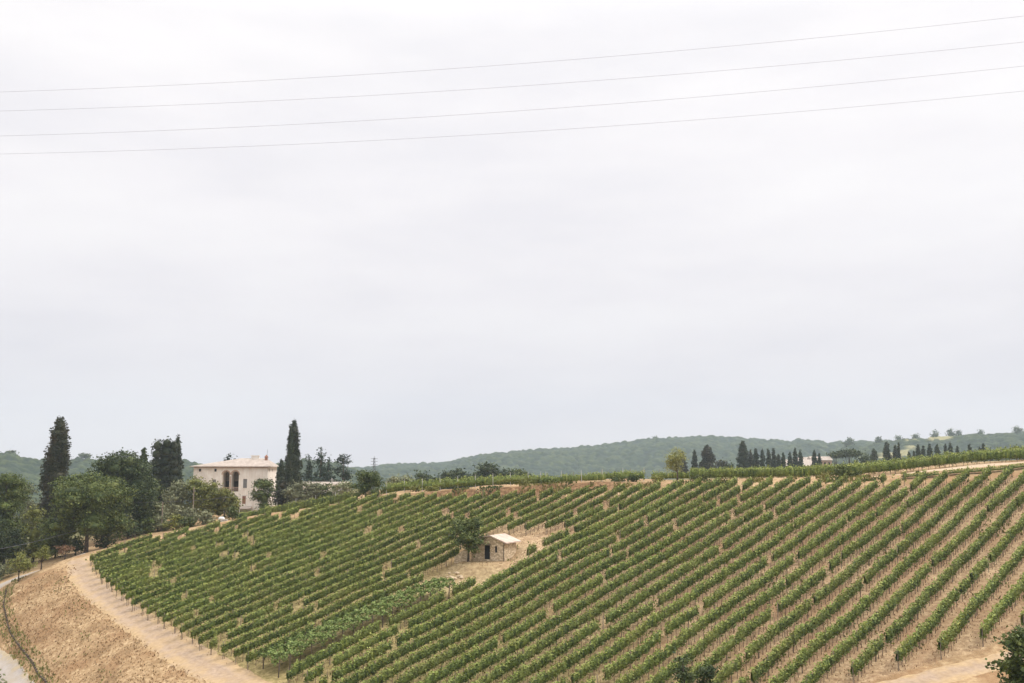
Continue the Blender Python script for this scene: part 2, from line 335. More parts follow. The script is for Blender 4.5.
def vine_row(xy,label,group,mat='vine',base=.72,top=1.95,halfw=.3,dens=150,gap=.03,post='wood',trunk_sp=.82,post_sp=5.2,seed=0,trunks=True,gapmask=None,cat='vine row',vamp=1.):
    xy=np.array(xy,float); seg=np.hypot(*np.diff(xy,axis=0).T); T=np.r_[0,np.cumsum(seg)]; L=T[-1]
    if L<1.2: return None
    rng=np.random.RandomState(seed+11); P0=xy[0]; z0=Hz(*P0)
    root=empty('vine_row',(P0[0],P0[1],z0)); tag(root,label,cat,group)
    U=np.arange(0,L+.01,.25); PX=np.interp(U,T,xy[:,0]);PY=np.interp(U,T,xy[:,1])
    wob=rownoise(U,seed,.35)*.07; d=np.array([xy[-1]-xy[0]])[0]/np.hypot(*(xy[-1]-xy[0])); nn=np.array([-d[1],d[0]])
    PX=PX+nn[0]*wob-P0[0];PY=PY+nn[1]*wob-P0[1]; PZ=H(PX+P0[0],PY+P0[1])-z0
    # missing vines
    present=np.ones(len(U))
    i=0
    while i<len(U):
        if rng.rand()<gap*.25*1.2:
            k=int(rng.uniform(2,6.5)); present[i:i+k]=0; i+=k+10
        i+=1
    if gapmask is not None: present*=gapmask(PX+P0[0],PY+P0[1])
    vig=np.clip(.93+vamp*(.14*rownoise(U,seed+5,1.3)+.16*rownoise(U,seed+6,4.)),.5,1.22)
    # leaves
    m=int(L*dens); u=rng.uniform(0,L,m); pr=np.interp(u,U,present)>.5; u=u[pr]; m=len(u)
    vg=np.interp(u,U,vig); th=rng.uniform(0,2*np.pi,m); rr=np.sqrt(rng.uniform(.35,1.1,m))
    lump=1+vamp*(.22*np.sin(u*5.3+seed)+.15*np.sin(u*11.+2*seed))
    c,s=np.cos(th),np.sin(th); lat=np.sign(c)*np.abs(c)**.7*halfw*rr*lump; zc=(base+top)/2*vg**.3; hz=(top-base)/2
    z=zc+np.sign(s)*np.abs(s)**.75*hz*rr*vg*(1+vamp*.12*np.sin(u*3.1+seed*2)); 
    drop=rng.rand(m)<.05; z=np.where(drop,z-rng.uniform(0,.4,m),z); z=np.where(rng.rand(m)<.03,z+rng.uniform(.1,.38,m),z); z=np.maximum(z,.3)
    cen=np.stack([np.interp(u,U,PX)+nn[0]*lat,np.interp(u,U,PY)+nn[1]*lat,np.interp(u,U,PZ)+z],-1)
    V,Q=leaf_quads(cen,np.full(m,.21),rng,.5); mi=((z-base)/(top-base)+rng.normal(0,.12,m)>.76).astype(np.int32)  # leaves near the top take the paler colour with painted light
    # inner woody leafy mass
    cv=[];cf=[];k0=len(V)
    for i in range(len(U)-1):
        if present[i]<.5 or present[i+1]<.5: continue
        b=len(cv)
        for q in (i,i+1):
            w_=halfw*.5*vig[q]; zb=PZ[q]+base+.2; zt=PZ[q]+top*vig[q]**.5-.3
            if q>0 and present[q-1]<.5 or q<len(U)-1 and present[min(q+1,len(U)-1)]<.5: w_*=.6
            for lx,lz in ((-w_,zb),(w_,zb),(w_*1.1,(zb+zt)/2),(w_*.6,zt),(-w_*.6,zt),(-w_*1.1,(zb+zt)/2)):
                cv.append((PX[q]+nn[0]*lx,PY[q]+nn[1]*lx,lz))
        for j in range(6): cf.append((k0+b+j,k0+b+(j+1)%6,k0+b+6+(j+1)%6,k0+b+6+j))
    if cv: V=np.r_[V,np.array(cv)]; Q=np.r_[Q,np.array(cf)]
    if len(Q):
        me_=mesh_np('foliage',V,Q); me_.materials.append(M[mat]); me_.materials.append(M['vinetop_lit']); mi=np.r_[mi,np.zeros(len(me_.polygons)-len(mi),np.int32)]
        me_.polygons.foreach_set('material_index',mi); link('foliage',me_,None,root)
    # trunks
    if trunks:
        tu=np.arange(.3,L,trunk_sp)+rng.uniform(-.1,.1,len(np.arange(.3,L,trunk_sp))); tu=np.array([q for q in tu if np.interp(q,U,present)>.5 or rng.rand()<.35])
        extra=[]
        for k,q in enumerate(tu):
            p=(np.interp(q,U,PX),np.interp(q,U,PY),np.interp(q,U,PZ))
            if k<100:
                o=bpy.data.objects.new('vine_trunk',TR[(k*7+seed)%5]); C.objects.link(o); o.parent=root; o.location=p; o.rotation_euler=(0,0,(k*1.7)%6.28); o.scale=(1,1,.8+.2*((k*37)%10)/10)
            else: extra.append(p)
        if extra:
            mb=MB()
            for p in extra: mb.tube([p,(p[0]+.03,p[1],p[2]+.5),(p[0],p[1]+.03,p[2]+1.)],[.045,.035,.03],5)
            mb.build('vine_trunks',M['vinewood'],root)['kind']='stuff'
    pu=np.arange(.15,L,post_sp) if post_sp else []
    for k,q in enumerate(pu):
        if k>=100: break
        o=bpy.data.objects.new('post',PO[post]); C.objects.link(o); o.parent=root; o.location=(np.interp(q,U,PX),np.interp(q,U,PY),np.interp(q,U,PZ)); o.rotation_euler=(rng.uniform(-.03,.03),rng.uniform(-.03,.03),0)
    row_count[0]+=1
    return root
# rows in the plane, parallel to Dv. in-plane coordinate t across the rows
SP=2.395
def tof(px,py,up=1.35): 
    q=onplane(px,py,up); return float(np.array([q[0],q[1],planez(*q)])@ev)
t0=tof(623,683); sgn=np.sign(tof(652,683)-tof(623,683))
dxy=Dv[:2]/np.hypot(*Dv[:2])
def ordi(k):
    return f"{k}{'th' if 10<=k%100<=20 else {1:'st',2:'nd',3:'rd'}.get(k%10,'th')}"
rows=[]
for k in range(-45,40):
    t=t0+sgn*SP*k
    # a point on the row: solve ev.P=t with P on plane, P=a*ev + ...
    B=np.linalg.solve(np.array([n,ev,Dv]),np.array([h,t,0.]))
    s=np.arange(-260,360,.5); XY=B[:2]+s[:,None]*Dv[:2]
    ok=inpoly(XY[:,0],XY[:,1],VY)&~inpoly(XY[:,0],XY[:,1],CLEAR)&~inpoly(XY[:,0],XY[:,1],PERG)
    # keep what lies near the view
    pxx=512+F*XY[:,0]/np.maximum(XY[:,1],1)
    ok&=(pxx<1110)&(XY[:,1]>84)
    e=np.flatnonzero(np.diff(np.r_[0,ok.astype(int),0]))
    for a,b in zip(e[::2],e[1::2]):
        if (b-a)*.5<6: continue
        rows.append((k,XY[a],XY[b-1]))
def kind(k,a,b):
    m=(a+b)/2
    return m
# split: left block (above/left of pergola and hut), right block
kc=int(round((tof(420,590)-t0)/(sgn*SP)))
left=[r for r in rows if r[0]<=kc]; right=[r for r in rows if r[0]>kc]
left.sort(key=lambda r:(r[0],r[1][0])); right.sort(key=lambda r:(-r[0],r[1][0]))
def emit(lst,txt,grp,isleft):
    cnt={}; ks=[]
    for r in lst:
        if r[0] not in ks: ks.append(r[0])
    for r in lst:
        same=[q for q in lst if q[0]==r[0]]; k=ks.index(r[0])+1
        extra=''
        if len(same)>1: extra=', '+('left of' if r is same[0] else 'right of')+' the clearing'
        lab=txt%ordi(k)+extra
        vine_row([r[1],r[2]],lab,grp,seed=r[0]+100+(0 if r is same[0] else 500),gap=.042 if isleft else .036,base=.74,top=1.87 if isleft else 2.02,halfw=.235 if isleft else .32,dens=165,vamp=.45 if isleft else 1.)
emit(left,'left block vine row, %s down from the upper edge','vine rows of the left block',True)
emit(right,'right block vine row, %s from the lower right corner','vine rows climbing to the crest',False)
exec_trees=True
# ---- crest rows
def crest(pts,label,grp,**kw):
    vine_row([at(px,d) for px,d in pts],label,grp,**kw)
G2='vine rows standing along the crest'
crest([(240,180),(262,179),(300,177.5),(352,176)],'dark leafy vine row with pale posts below the villa',G2,top=1.95,base=.15,halfw=.45,dens=170,post='concrete',post_sp=3.6,gap=0,seed=900)
crest([(386,175),(420,175.5),(450,176),(500,175),(560,173.5)],'front vine row with pale concrete posts above the reddish earth bank',G2,top=1.7,base=.6,halfw=.4,dens=70,post='concrete',post_sp=3.1,gap=.25,seed=901,trunks=False)
crest([(386,179),(450,180),(500,179),(548,177.5)],'dark second vine row behind the pale posts above the reddish bank',G2,top=2.1,base=.2,halfw=.6,dens=160,post_sp=0,gap=0.02,seed=902,trunks=False)
crest([(540,172),(600,170),(662,169)],'thin young vine row with gaps left of the round crest tree',G2,mat='vine_young',top=1.7,base=.3,halfw=.3,dens=70,post='concrete',post_sp=3.5,gap=.3,seed=903,trunks=False)
crest([(545,178),(600,176),(690,174)],'pale green vine row right behind the thin young one',G2,mat='vine_young',top=1.7,base=.2,halfw=.45,dens=100,post='wood',post_sp=5,gap=.1,seed=904,trunks=False)
crest([(690,168),(760,164.5),(850,160),(905,158),(960,156),(1040,155)],'front dense vine row along the dirt track on the right crest',G2,top=2.05,base=.45,halfw=.45,dens=190,post='wood',post_sp=4,gap=.01,seed=905)
crest([(690,171),(760,167.5),(850,163),(905,161),(960,159),(1040,158)],'second dense vine row on the right crest',G2,top=2.25,base=.4,halfw=.5,dens=120,post='wood',post_sp=5,gap=.03,seed=906,trunks=False)
crest([(690,174),(760,170.5),(850,166),(905,164),(960,162),(1040,161)],'third and rearmost dense vine row on the right crest',G2,top=2.35,base=.4,halfw=.5,dens=120,post='wood',post_sp=5,gap=.03,seed=907,trunks=False)
# ---- pergola
def pergola():
    ax=[(268,652),(310,632),(355,612),(400,592),(448,573)]
    cl=np.array([onplane(x,y+3,2.) for x,y in ax]); T=np.r_[0,np.cumsum(np.hypot(*np.diff(cl,axis=0).T))]; L=T[-1]
    p0=cl[0]; z0=Hz(*p0); root=tag(empty('pergola',(p0[0],p0[1],z0)),'long low pergola with a flat light green vine roof left of the stone hut','pergola')
    rng=np.random.RandomState(5); d=(cl[-1]-cl[0])/np.hypot(*(cl[-1]-cl[0])); nn=np.array([-d[1],d[0]])
    m=int(L*560); u=rng.uniform(0,L,m); lat=rng.uniform(-1.7,1.7,m)+.25*np.sin(u*1.7)+.15*np.sin(u*4.1); 
    keep=np.abs(lat)<1.95+.25*np.sin(u*2.3); u,lat=u[keep],lat[keep]; m=len(u)
    lum=.16*np.sin(u*2.7+lat*2)+.12*np.sin(u*5.1-lat*3)
    X=np.interp(u,T,cl[:,0])+nn[0]*lat; Y=np.interp(u,T,cl[:,1])+nn[1]*lat; Z=H(X,Y)+1.75+lum+rng.normal(0,.10,m)-.25*(np.abs(lat)/1.7)**3
    V,Q=leaf_quads(np.stack([X-p0[0],Y-p0[1],Z-z0],-1),np.full(m,.27),rng,1.2)
    link('foliage',mesh_np('foliage',V,Q),M['pergola'],root)
    k=0
    for side in (-1.6,1.6):
        for q in np.arange(.4,L,1.35 if side<0 else 2.7):
            if k>95: break
            x=np.interp(q,T,cl[:,0])+nn[0]*side-p0[0]; y=np.interp(q,T,cl[:,1])+nn[1]*side-p0[1]; z=Hz(x+p0[0],y+p0[1])-z0
            mb=MB(); mb.tube([(0,0,-.1),(.03,0,.9),(.0+rng.uniform(-.1,.1),0,1.75)],[.07,.06,.05],6); mb.build('post',M['bark'],root,(x,y,z)); k+=1
    # end braces and beams
    for side in (-1.6,1.6):
        mb=MB(); pts=[]
        for q in np.linspace(.2,L-.2,24):
            x=np.interp(q,T,cl[:,0])+nn[0]*side; y=np.interp(q,T,cl[:,1])+nn[1]*side; pts.append((x-p0[0],y-p0[1],Hz(x,y)+1.5-z0))
        mb.tube(pts,.025,5); mb.build('beam',M['bark'],root)
pergola()
# ------------------------------------------------------------------ trees
def lobes_to_leaves(lobes,nl,size,rng,up=.4,fill=.25,aspect=1.,oo=1.):
    lobes=np.array(lobes); w_=(lobes[:,3]*lobes[:,4]+lobes[:,4]*lobes[:,5]+lobes[:,3]*lobes[:,5]); w_/=w_.sum()
    k=rng.choice(len(lobes),nl,p=w_); d=rng.normal(size=(nl,3)); d/=np.linalg.norm(d,axis=1)[:,None]
    r=np.where(rng.rand(nl)<fill,rng.uniform(.2,.8,nl),rng.uniform(.8,1.08,nl))*(1+.13*np.sin(d[:,0]*9+k)*np.cos(d[:,2]*8+k*2))
    nc=max(8,nl//22); ci=rng.randint(0,nc,nl); ci=np.where(rng.rand(nl)<.72,ci,rng.randint(0,nl,nl)); cr=np.where(ci<nc,1.,0.)
    cen=lobes[k,:3]+d*lobes[k,3:6]*r[:,None]; off=rng.normal(0,1,(nl,3))*size*oo*np.array([1.15,1.15,.65]); cen=cen[ci]+off
    return leaf_quads(cen,np.full(nl,size),rng,up,aspect)
def core(lobes,s=.62):
    V=[];Q=[]
    for L_ in lobes:
        bm=bmesh.new(); bmesh.ops.create_icosphere(bm,subdivisions=1,radius=1); b=len(V)
        for v in bm.verts: V.append((L_[0]+v.co.x*L_[3]*s,L_[1]+v.co.y*L_[4]*s,L_[2]+v.co.z*L_[5]*s))
        for f in bm.faces: i=[v.index for v in f.verts]; Q.append((b+i[0],b+i[1],b+i[2],b+i[2]))
        bm.free()
    return V,Q
def tri_quads(V,Q,cv,cf):
    return V,Q
def make_crown(lobes,nl,size,rng,mat,root,up=.4,fill=.25,cores=.55,aspect=1.,name='crown',oo=1.):
    V,Q=lobes_to_leaves(lobes,nl,size,rng,up,fill,aspect,oo)
    V=list(map(tuple,V)) if False else V
    me=bpy.data.meshes.new(name)
    if cores:
        cv,cf=core(lobes,cores); k=len(V); V=np.r_[V,np.array(cv)]
        # cores as degenerate-free quads: split triangles by adding midpoint on third edge
        newf=[];ex=[]
        for f in cf:
            a,b,c_=f[0]+k,f[1]+k,f[2]+k; mpt=(V[c_]+V[a])/2; ex.append(mpt); newf.append((a,b,c_,len(V)+len(ex)-1))
        V=np.r_[V,np.array(ex)]; Q=np.r_[Q,np.array(newf)]
    return link(name,mesh_np(name,V,Q),M[mat],root)
def tree(name,px,d,top_y,w_px,label,cat,mat,group=None,base_y=None,style='round',leaf=None,nl=None,trunk_h=None,seed=None,crown_bottom=None,wdepth=None,z=None,trunkmat='bark',cores=.6,fill=.25):
    """placed by bearing (px) and distance; height from the skyline it reaches"""
    x,y=at(px,d); zg=Hz(x,y) if z is None else z
    ztop=rayn(px,top_y)[2]*d; hgt=max(ztop-zg,1.); W=w_px*d/F
    seed=seed if seed is not None else int(px*7+d); rng=np.random.RandomState(seed)
    root=tag(empty(name,(x,y,zg)),label,cat,group); px_m=F/d; leaf=leaf or max(.2,1.9/px_m)
    cb=trunk_h if trunk_h is not None else hgt*.28; lobes=[]
    if style=='round':
        nlb=max(12,int(26*min(1.7,W/8))); hc=hgt-cb
        for i in range(nlb):
            a=rng.rand()*6.28; zz=rng.uniform(.06,.97); prof=math.sqrt(max(.05,1-abs((zz-.42)/.60)**2.2)); s=rng.uniform(.13,.22)*min(W,hc*1.2)
            r=math.sqrt(rng.uniform(.1,1))*max(.05,(W/2*prof-s*.75))
            lobes.append((math.cos(a)*r,math.sin(a)*r,cb+min(max(hc*zz,s*.6),hc-s*.6),s*rng.uniform(.9,1.35),s*rng.uniform(.9,1.3),s*rng.uniform(.6,.9)))
        lobes.append((0,0,cb+hc*.42,W*.28,W*.28,hc*.33))
    elif style=='cypress':
        k=14
        for i in range(k):
            t=(i+.5)/k; prof=(np.interp(t,[0,.12,.35,.7,.9,1],([.8,1,.97,.78,.55,.33] if px==57 else [.62,.95,1,.76,.48,.2])))*W/2
            for j in range(3):
                a=rng.rand()*6.28; o_=prof*.3
                lobes.append((math.cos(a)*o_,math.sin(a)*o_,hgt*.04+hgt*.94*t,prof*.85,prof*.85,hgt/k*1.15))
    elif style=='block':
        for j,(ox,tp) in enumerate([(-.24,.97),(.05,1.),(.26,.96),(-.05,.93),(.12,.9)]):
            for i in range(9):
                t=(i+.6)/9.3; pr=np.interp(t,[0,.2,.6,.9,1],[.7,1,1,.8,.45])*W*.25
                lobes.append((ox*W*(1.05-.1*t),(j-2)*W*.08,hgt*tp*t,pr,pr,hgt*.085))
    elif style=='conifer':
        k=9
        for i in range(k):
            t=i/(k-1); prof=W/2*(1-t)**.8+.25
            for j in range(4):
                a=rng.rand()*6.28; r=prof*.55; lobes.append((math.cos(a)*r,math.sin(a)*r,hgt*(.06+.86*t),prof*.62,prof*.62,hgt*.05+.25))
    elif style=='umbrella':
        for i in range(16):
            a=rng.rand()*6.28; r=rng.uniform(0,.42)*W; s=W*rng.uniform(.1,.16); lobes.append((math.cos(a)*r,math.sin(a)*r,hgt-s*.7-r*.12,s*1.3,s*1.3,s*.55))
    elif style=='ragged':
        for i in range(20):
            t=rng.rand(); a=rng.rand()*6.28; r=W/2*rng.uniform(.1,.75)*(1.1-.6*t); s=W*rng.uniform(.13,.22); lobes.append((math.cos(a)*r,math.sin(a)*r,hgt*(.35+.6*t),s*1.2,s*1.2,s*.6))
    elif style=='airy':
        for i in range(18):
            a=rng.rand()*6.28; r=W/2*rng.uniform(.15,.75); zz=rng.uniform(.2,.95); s=W*rng.uniform(.10,.17)
            lobes.append((math.cos(a)*r*(1.1-.5*zz),math.sin(a)*r*(1.1-.5*zz),cb+(hgt-cb)*zz*.92,s,s,s*1.5))
    elif style=='spray':
        for i in range(60):
            zz=rng.uniform(0,1)**.8; a=rng.rand()*6.28; r=W/2*(1-.75*zz)*rng.uniform(.25,1.05); s=W*rng.uniform(.06,.12)
            lobes.append((math.cos(a)*r,math.sin(a)*r,hgt*(.45+.53*zz)-r*.12,s*1.5,s*1.5,s*.5))
    elif style=='twin':
        for ox,tp,m_ in ((-.13,1.,15),(.2,.955,13)):
            for i in range(m_):
                zz=rng.rand(); a=rng.rand()*6.28; r=W*.24*(1.05-zz)*rng.uniform(.2,1); s=W*rng.uniform(.045,.085)
                lobes.append((ox*W+math.cos(a)*r,math.sin(a)*r,hgt*tp*(.78+.21*zz),s*1.3,s*1.3,s*.8))
        lobes.append((0,0,hgt*.6,W*.3,W*.3,hgt*.12))
    area=sum((l[3]*l[4]+l[4]*l[5]+l[3]*l[5]) for l in lobes)*4.2
    nl=nl or int(min(60000,max(300,area/(leaf**2)*(2.1 if style in('cypress','block') else 1.35))))
    make_crown(lobes,nl,leaf,rng,mat,root,fill=fill,cores=(.8 if style in('cypress','block') else cores),oo=.3 if style in('cypress','block') else 1.)
    # trunk and limbs
    mb=MB(); th=hgt*(.9 if style in('cypress','conifer','block') else .62); tr_=max(.09,hgt*.022)
    pts=[(0,0,-.3)]; xx=yy=0
    for i in range(1,5): xx+=rng.uniform(-.02,.02)*hgt; yy+=rng.uniform(-.02,.02)*hgt; pts.append((xx*.6,yy*.6,th*i/4))
    mb.tube(pts,[tr_*1.5,tr_*1.1,tr_*.85,tr_*.6,tr_*.3],7)
    if style not in('cypress','block'):
        for l in lobes[:10]:
            st=pts[2] if l[2]>pts[2][2] else pts[1]; mid=((st[0]+l[0])/2,(st[1]+l[1])/2,(st[2]*.6+l[2]*.4)); mb.tube([st,mid,(l[0],l[1],l[2])],[tr_*.45,tr_*.3,tr_*.12],5)
    mb.build('trunk',M[trunkmat],root,smooth=True)
    return root
T=tree
# left side
T('cypress_tree',57,192,420,30,'tall brownish cypress standing alone at the far left, highest tree','tree','cypress_brown',style='cypress',leaf=.27)
T('cypress_tree',165,232,438,30,'broad flat-topped dark cypress left of the villa','tree','cypress',style='block',leaf=.28)
T('cypress_tree',176,234,437,15,'narrow dark cypress leaning against the broad flat-topped one','tree','cypress',style='cypress',leaf=.28)
T('cypress_tree',293,236,421,17,'tall slender twin-tipped cypress right of the villa','tree','cypress',style='cypress',leaf=.28)
T('cypress_tree',289.5,234,426,9,'second slimmer tip pressed against the tall cypress right of the villa','tree','cypress',style='cypress',leaf=.28)
T('cypress_tree',281,232,460,11,'short dark cypress at the right corner of the villa','tree','cypress',style='cypress',leaf=.28)
T('conifer_tree',320,262,447,22,'tallest pointed dark conifer right of the villa','tree','pine',style='conifer')
T('conifer_tree',309,264,454,13,'small dark conifer between the tall cypress and the pointed conifer','tree','pine',style='conifer')
T('conifer_tree',329,268,456,12,'small pointed conifer just left of the ragged pine','tree','pine',style='conifer')
T('pine_tree',343,256,450,20,'ragged thin-crowned pine right of the conifers','tree','pine',style='ragged',cores=.3)
T('pine_tree',228,290,453,10,'dark pine top rising behind the villa roof','tree','pine',style='ragged')
T('conifer_tree',143,226,449,15,'dark pointed conifer just left of the broad cypress','tree','dark',style='cypress')
T('oak_tree',90,168,476,88,'big bright green oak in front beside the track end','tree','oak',trunk_h=2.5,seed=3)
T('oak_tree',122,188,455,66,'dark large oak behind the bright green one','tree','dark',trunk_h=2.,seed=4)
T('oak_tree',150,196,480,30,'dark oak at the right flank of the large oak group','tree','oak',trunk_h=1.2)
T('broadleaf_tree',8,178,474,52,'large green tree cut by the left edge','tree','oak',trunk_h=1.2)
T('broadleaf_tree',28,195,482,36,'dull green tree behind the far left woods edge','tree','olive',trunk_h=1.2)
T('broadleaf_tree',-6,170,512,50,'low dark tree at the left edge above the road','tree','dark',trunk_h=.8)
T('broadleaf_tree',38,172,508,30,'yellow green bush below the tall lone cypress','shrub','lime',trunk_h=.6)
T('broadleaf_tree',60,171,522,34,'green bush between yellow green bush and big oak','shrub','green',trunk_h=.5)
T('broadleaf_tree',20,168,530,30,'dark green bush above the young roadside trees','shrub','dark',trunk_h=.5)
T('olive_tree',180,205,481,30,'pale yellow green tree just right of the broad cypress','tree','olive',trunk_h=.05)
T('broadleaf_tree',198,206,478,34,'yellow green tree before the left half of the villa','tree','lime',trunk_h=.05)
T('broadleaf_tree',213,204,480,32,'bright yellow green tree before the villa loggia','tree','lime',trunk_h=.05)
T('broadleaf_tree',226,203,490,30,'low yellow green tree at the foot of the villa arch','tree','lime',trunk_h=.05)
T('olive_tree',188,194,503,22,'small silvery olive tree beside the wooden pole','tree','olive',trunk_h=.05)
T('olive_tree',160,188,503,28,'round pale olive bush by the wooden pole','shrub','olive',trunk_h=.05)
T('olive_tree',147,190,510,28,'low olive green shrub between the oaks and the pole','shrub','green',trunk_h=.05)
T('olive_tree',173,207,490,26,'grey green olive behind the wooden pole','tree','olive',trunk_h=.05)
for px,d,ty,w_,mt,lab in [(108,174,530,26,'dark','dark bush at the vineyard corner right of the big oak trunk'),(150,186,519,22,'green','green bush at the foot of the wooden pole'),(176,186,515,20,'lime','small bright leafy bush right of the wooden pole'),(189,187,514,18,'green','low green bush behind the vineyard edge left of the white tank'),(205,190,510,24,'olive','pale olive bush just left of the white tank'),(236,186,507,16,'green','low green bush right of the white tank'),(80,168,540,18,'dark','low dark shrub left of the big oak trunk')]:
    T('shrub',px,d,ty,w_,lab,'shrub',mt,group='bushes along the upper left vineyard edge',trunk_h=.05)
T('shrub',131,183,520,32,'dark shrub under the right side of the large oak','shrub','dark',trunk_h=.3)
T('broadleaf_tree',265,212,480,28,'rounded dark green tree at the right corner of the villa','tree','green',trunk_h=.05,seed=9)
T('shrub',285,214,482,22,'brownish shrub under the tall cypress','shrub','cypress_brown',trunk_h=.4)
T('olive_tree',301,212,483,32,'grey green olive tree right of the tall cypress','tree','olive',trunk_h=.05)
T('olive_tree',317,214,484,28,'second grey green olive right of the tall cypress','tree','olive',trunk_h=.05)
T('olive_tree',331,212,485,18,'dark green olive before the long low wall','tree','green',trunk_h=.05)
T('olive_tree',343,210,482,24,'olive tree just left of the dark round tree','tree','olive',trunk_h=.05)
T('broadleaf_tree',366,169.5,472,38,'dense dark round tree alone at the vineyard top edge','tree','oak',trunk_h=.05,seed=12,leaf=.22)
T('olive_tree',402,215,476,40,'pale willowy olive tree behind the crest posts','tree','olive',trunk_h=.05)
T('olive_tree',388,200,486,16,'small green bush just right of the dark round tree','shrub','green',trunk_h=.4)
gm='trees in a line behind the crest'
for px,ty,w_,d,lab in [(420,473,14,285,'leftmost dark round tree in the line behind the crest'),(437,477,14,290,'low dark tree second from left behind the crest'),(447,473,16,300,'dark tree third from left behind the crest'),(460,471,17,300,'broad dark tree in the middle left of the line behind the crest'),(473,473,14,295,'dark tree just left of the tallest one behind the crest'),(486,466.5,20,300,'tallest spreading tree in the line behind the crest'),(503,471,18,300,'dark tree just right of the tallest one behind the crest'),(516,471,16,305,'second tree right of the tallest one behind the crest'),(529,475,12,300,'rightmost low tree in the line behind the crest')]:
    T('broadleaf_tree',px,d,ty-1.2,w_*1.75,lab,'tree','dark' if px!=516 else 'oak',group=gm,trunk_h=.1,z=-8.)
T('round_tree',677,168.5,449,29,'airy yellow green tree with bare stem alone on the crest','tree','palegreen',style='airy',trunk_h=1.3,cores=0,leaf=.2,nl=3300,fill=.4)
# shrubs and creepers on the bank
gb='shrubs on the vineyard bank'
for px,d,ty,w_,mt,lab in [(556,171.5,480,14,'vine','green creeping shrub on the right end of the reddish bank'),(545,172.5,481,14,'green','dark creeper left end of the green patch on the bank'),(617,168.5,480,16,'green','dark low shrub on the bank below the young vines'),(632,168.5,480,12,'dark','dark low shrub left of the airy crest tree'),(432,173,488,16,'lime','yellow green bush on the left part of the bank'),(416,173,491,14,'lime','small yellow green bush at the left tip of the bank'),(700,166,481,22,'green','low green shrub right of the airy crest tree'),(656,167,480,14,'lime','yellowish shrub at the foot of the airy crest tree'),(524,172,485.5,7,'lime','small yellow bush in the middle of the bank'),(841,157.5,465,13,'green','dark green bush left of a pair below the right crest row'),(857,156.5,471,12,'green','dark green bush right of a pair below the right crest row'),(847,158,470,16,'lime','yellow green bush between the dark pair below the right crest row'),(826,159,473,14,'yellowvine','ochre dry shrub below the right crest row')]:
    T('shrub',px,d,ty,w_,lab,'shrub',mt,group=gb,trunk_h=.1)
for px,py_,d in [(905,474,153.5),(915,472.5,153.3),(926,471.5,153),(936,471,152.6),(948,470,152.3),(960,469,152),(972,468,151.8),(985,467,151.5),(1000,466,151.2),(1014,465,151)]:
    pass
# ivy band at the top right bank
vine_row([onplane(*p) for p in [(893,480),(925,477.5),(960,474.5),(1000,471),(1035,468)]],'low dark green creeper band between track and vine tops','low creepers',top=.8,base=.0,halfw=.6,dens=150,post_sp=0,gap=.05,seed=950,trunks=False,cat='creeper')
# right side cypresses
gc='cypresses beyond the crest on the right'
L_=[(683,452,9,'brownish thin cypress half behind the airy crest tree'),(695,450,6.5,'narrow dark cypress right of the airy crest tree'),(708,445.5,16,'broad cone-shaped cypress, widest beyond the crest'),(743.5,441.5,12,'tall thick dark cypress, tallest of the middle group'),(751,449.5,5,'slim cypress touching the tall thick one'),(756.5,448.5,7,'cypress just right of the slim one in the middle group'),(763,449.5,6,'cypress at the centre of the middle group'),(769,449,5.5,'pointed cypress right of centre in the middle group'),(774,449,6,'cypress near the right end of the middle group'),(779,454,5,'short cypress at the right end of the middle group'),(784,453,5,'lone small cypress left of the farmhouse'),(790.5,452,6,'dark cypress left of the pair over the farmhouse'),(796,448.5,5.5,'taller cypress of the pair above the farmhouse roof'),(801,450,5.5,'shorter cypress of the pair above the farmhouse roof'),(815,450.5,6,'cypress rising behind the farmhouse ridge'),(820,453,4.5,'small cypress behind the farmhouse right end')]
for px,ty,w_,lab in L_: T('cypress_tree',px,400+(px%7)*3,ty,w_,lab,'tree','cypress_brown' if px in(683,708,751) else 'cypress',group=gc,style='cypress',leaf=.42)
gr='cypress row on the right skyline'
L_=[(875,449,8),(888,442,8.5),(896.5,445,6),(900,443,4),(910,451.5,4.5),(915,450.5,4),(919.5,444.5,5.5),(924.5,446.5,5.5),(931,443.5,6.5),(938.5,444.5,6.5),(947,443.5,4.2),(952,442.5,5.5),(959,445.5,3.6),(966,450,3),(971,444,5.5),(981,446.5,4),(985,444,5.5),(992,448,3),(999,447.5,3)]
for i,(px,ty,w_) in enumerate(L_): T('cypress_tree',px,395+(i%3)*4,ty,w_,f'dark cypress, {ordi(i+1)} from the left in the row on the right skyline','tree','cypress',group=gr,style='cypress',leaf=.42)
T('umbrella_pine',850,430,449.5,34,'wide flat-crowned umbrella pine right of the farmhouse','tree','dark',style='umbrella')
T('umbrella_pine',836,436,453,18,'smaller flat pine touching the farmhouse end','tree','dark',style='umbrella')
T('broadleaf_tree',1018,175,444,16,'dark shrub tree behind the rows at the right edge','tree','oak',trunk_h=.6)
for px,ty,w_,lab in [(722,461,14,'low brown shrub between the cone-shaped and the tall cypress'),(731,463,12,'low dark bush left of the tall thick cypress'),(865,456,22,'low grey green bush right of the umbrella pine')]:
    T('shrub',px,390,ty,w_,lab,'shrub','cypress_brown' if px==722 else 'dark',group='low bushes beyond the crest',trunk_h=.3)
# young roadside trees
T('young_tree',25,151,552,30,'young bright green tree by the road, leftmost of three','tree','lime',trunk_h=1.4,leaf=.22,seed=31,cores=.35)
T('young_tree',47,154,547,17,'slim young green tree by the road, middle of three','tree','lime',trunk_h=1.5,leaf=.22,seed=32,cores=.35)
T('young_tree',70,157,545,19,'young tree with reddish leaves by the road, right of three','tree','rust',trunk_h=1.2,leaf=.22,seed=33,cores=.35)
T('shrub',2,160,560,34,'grey green reed clump at the left edge by the road','shrub','olive',trunk_h=.2)
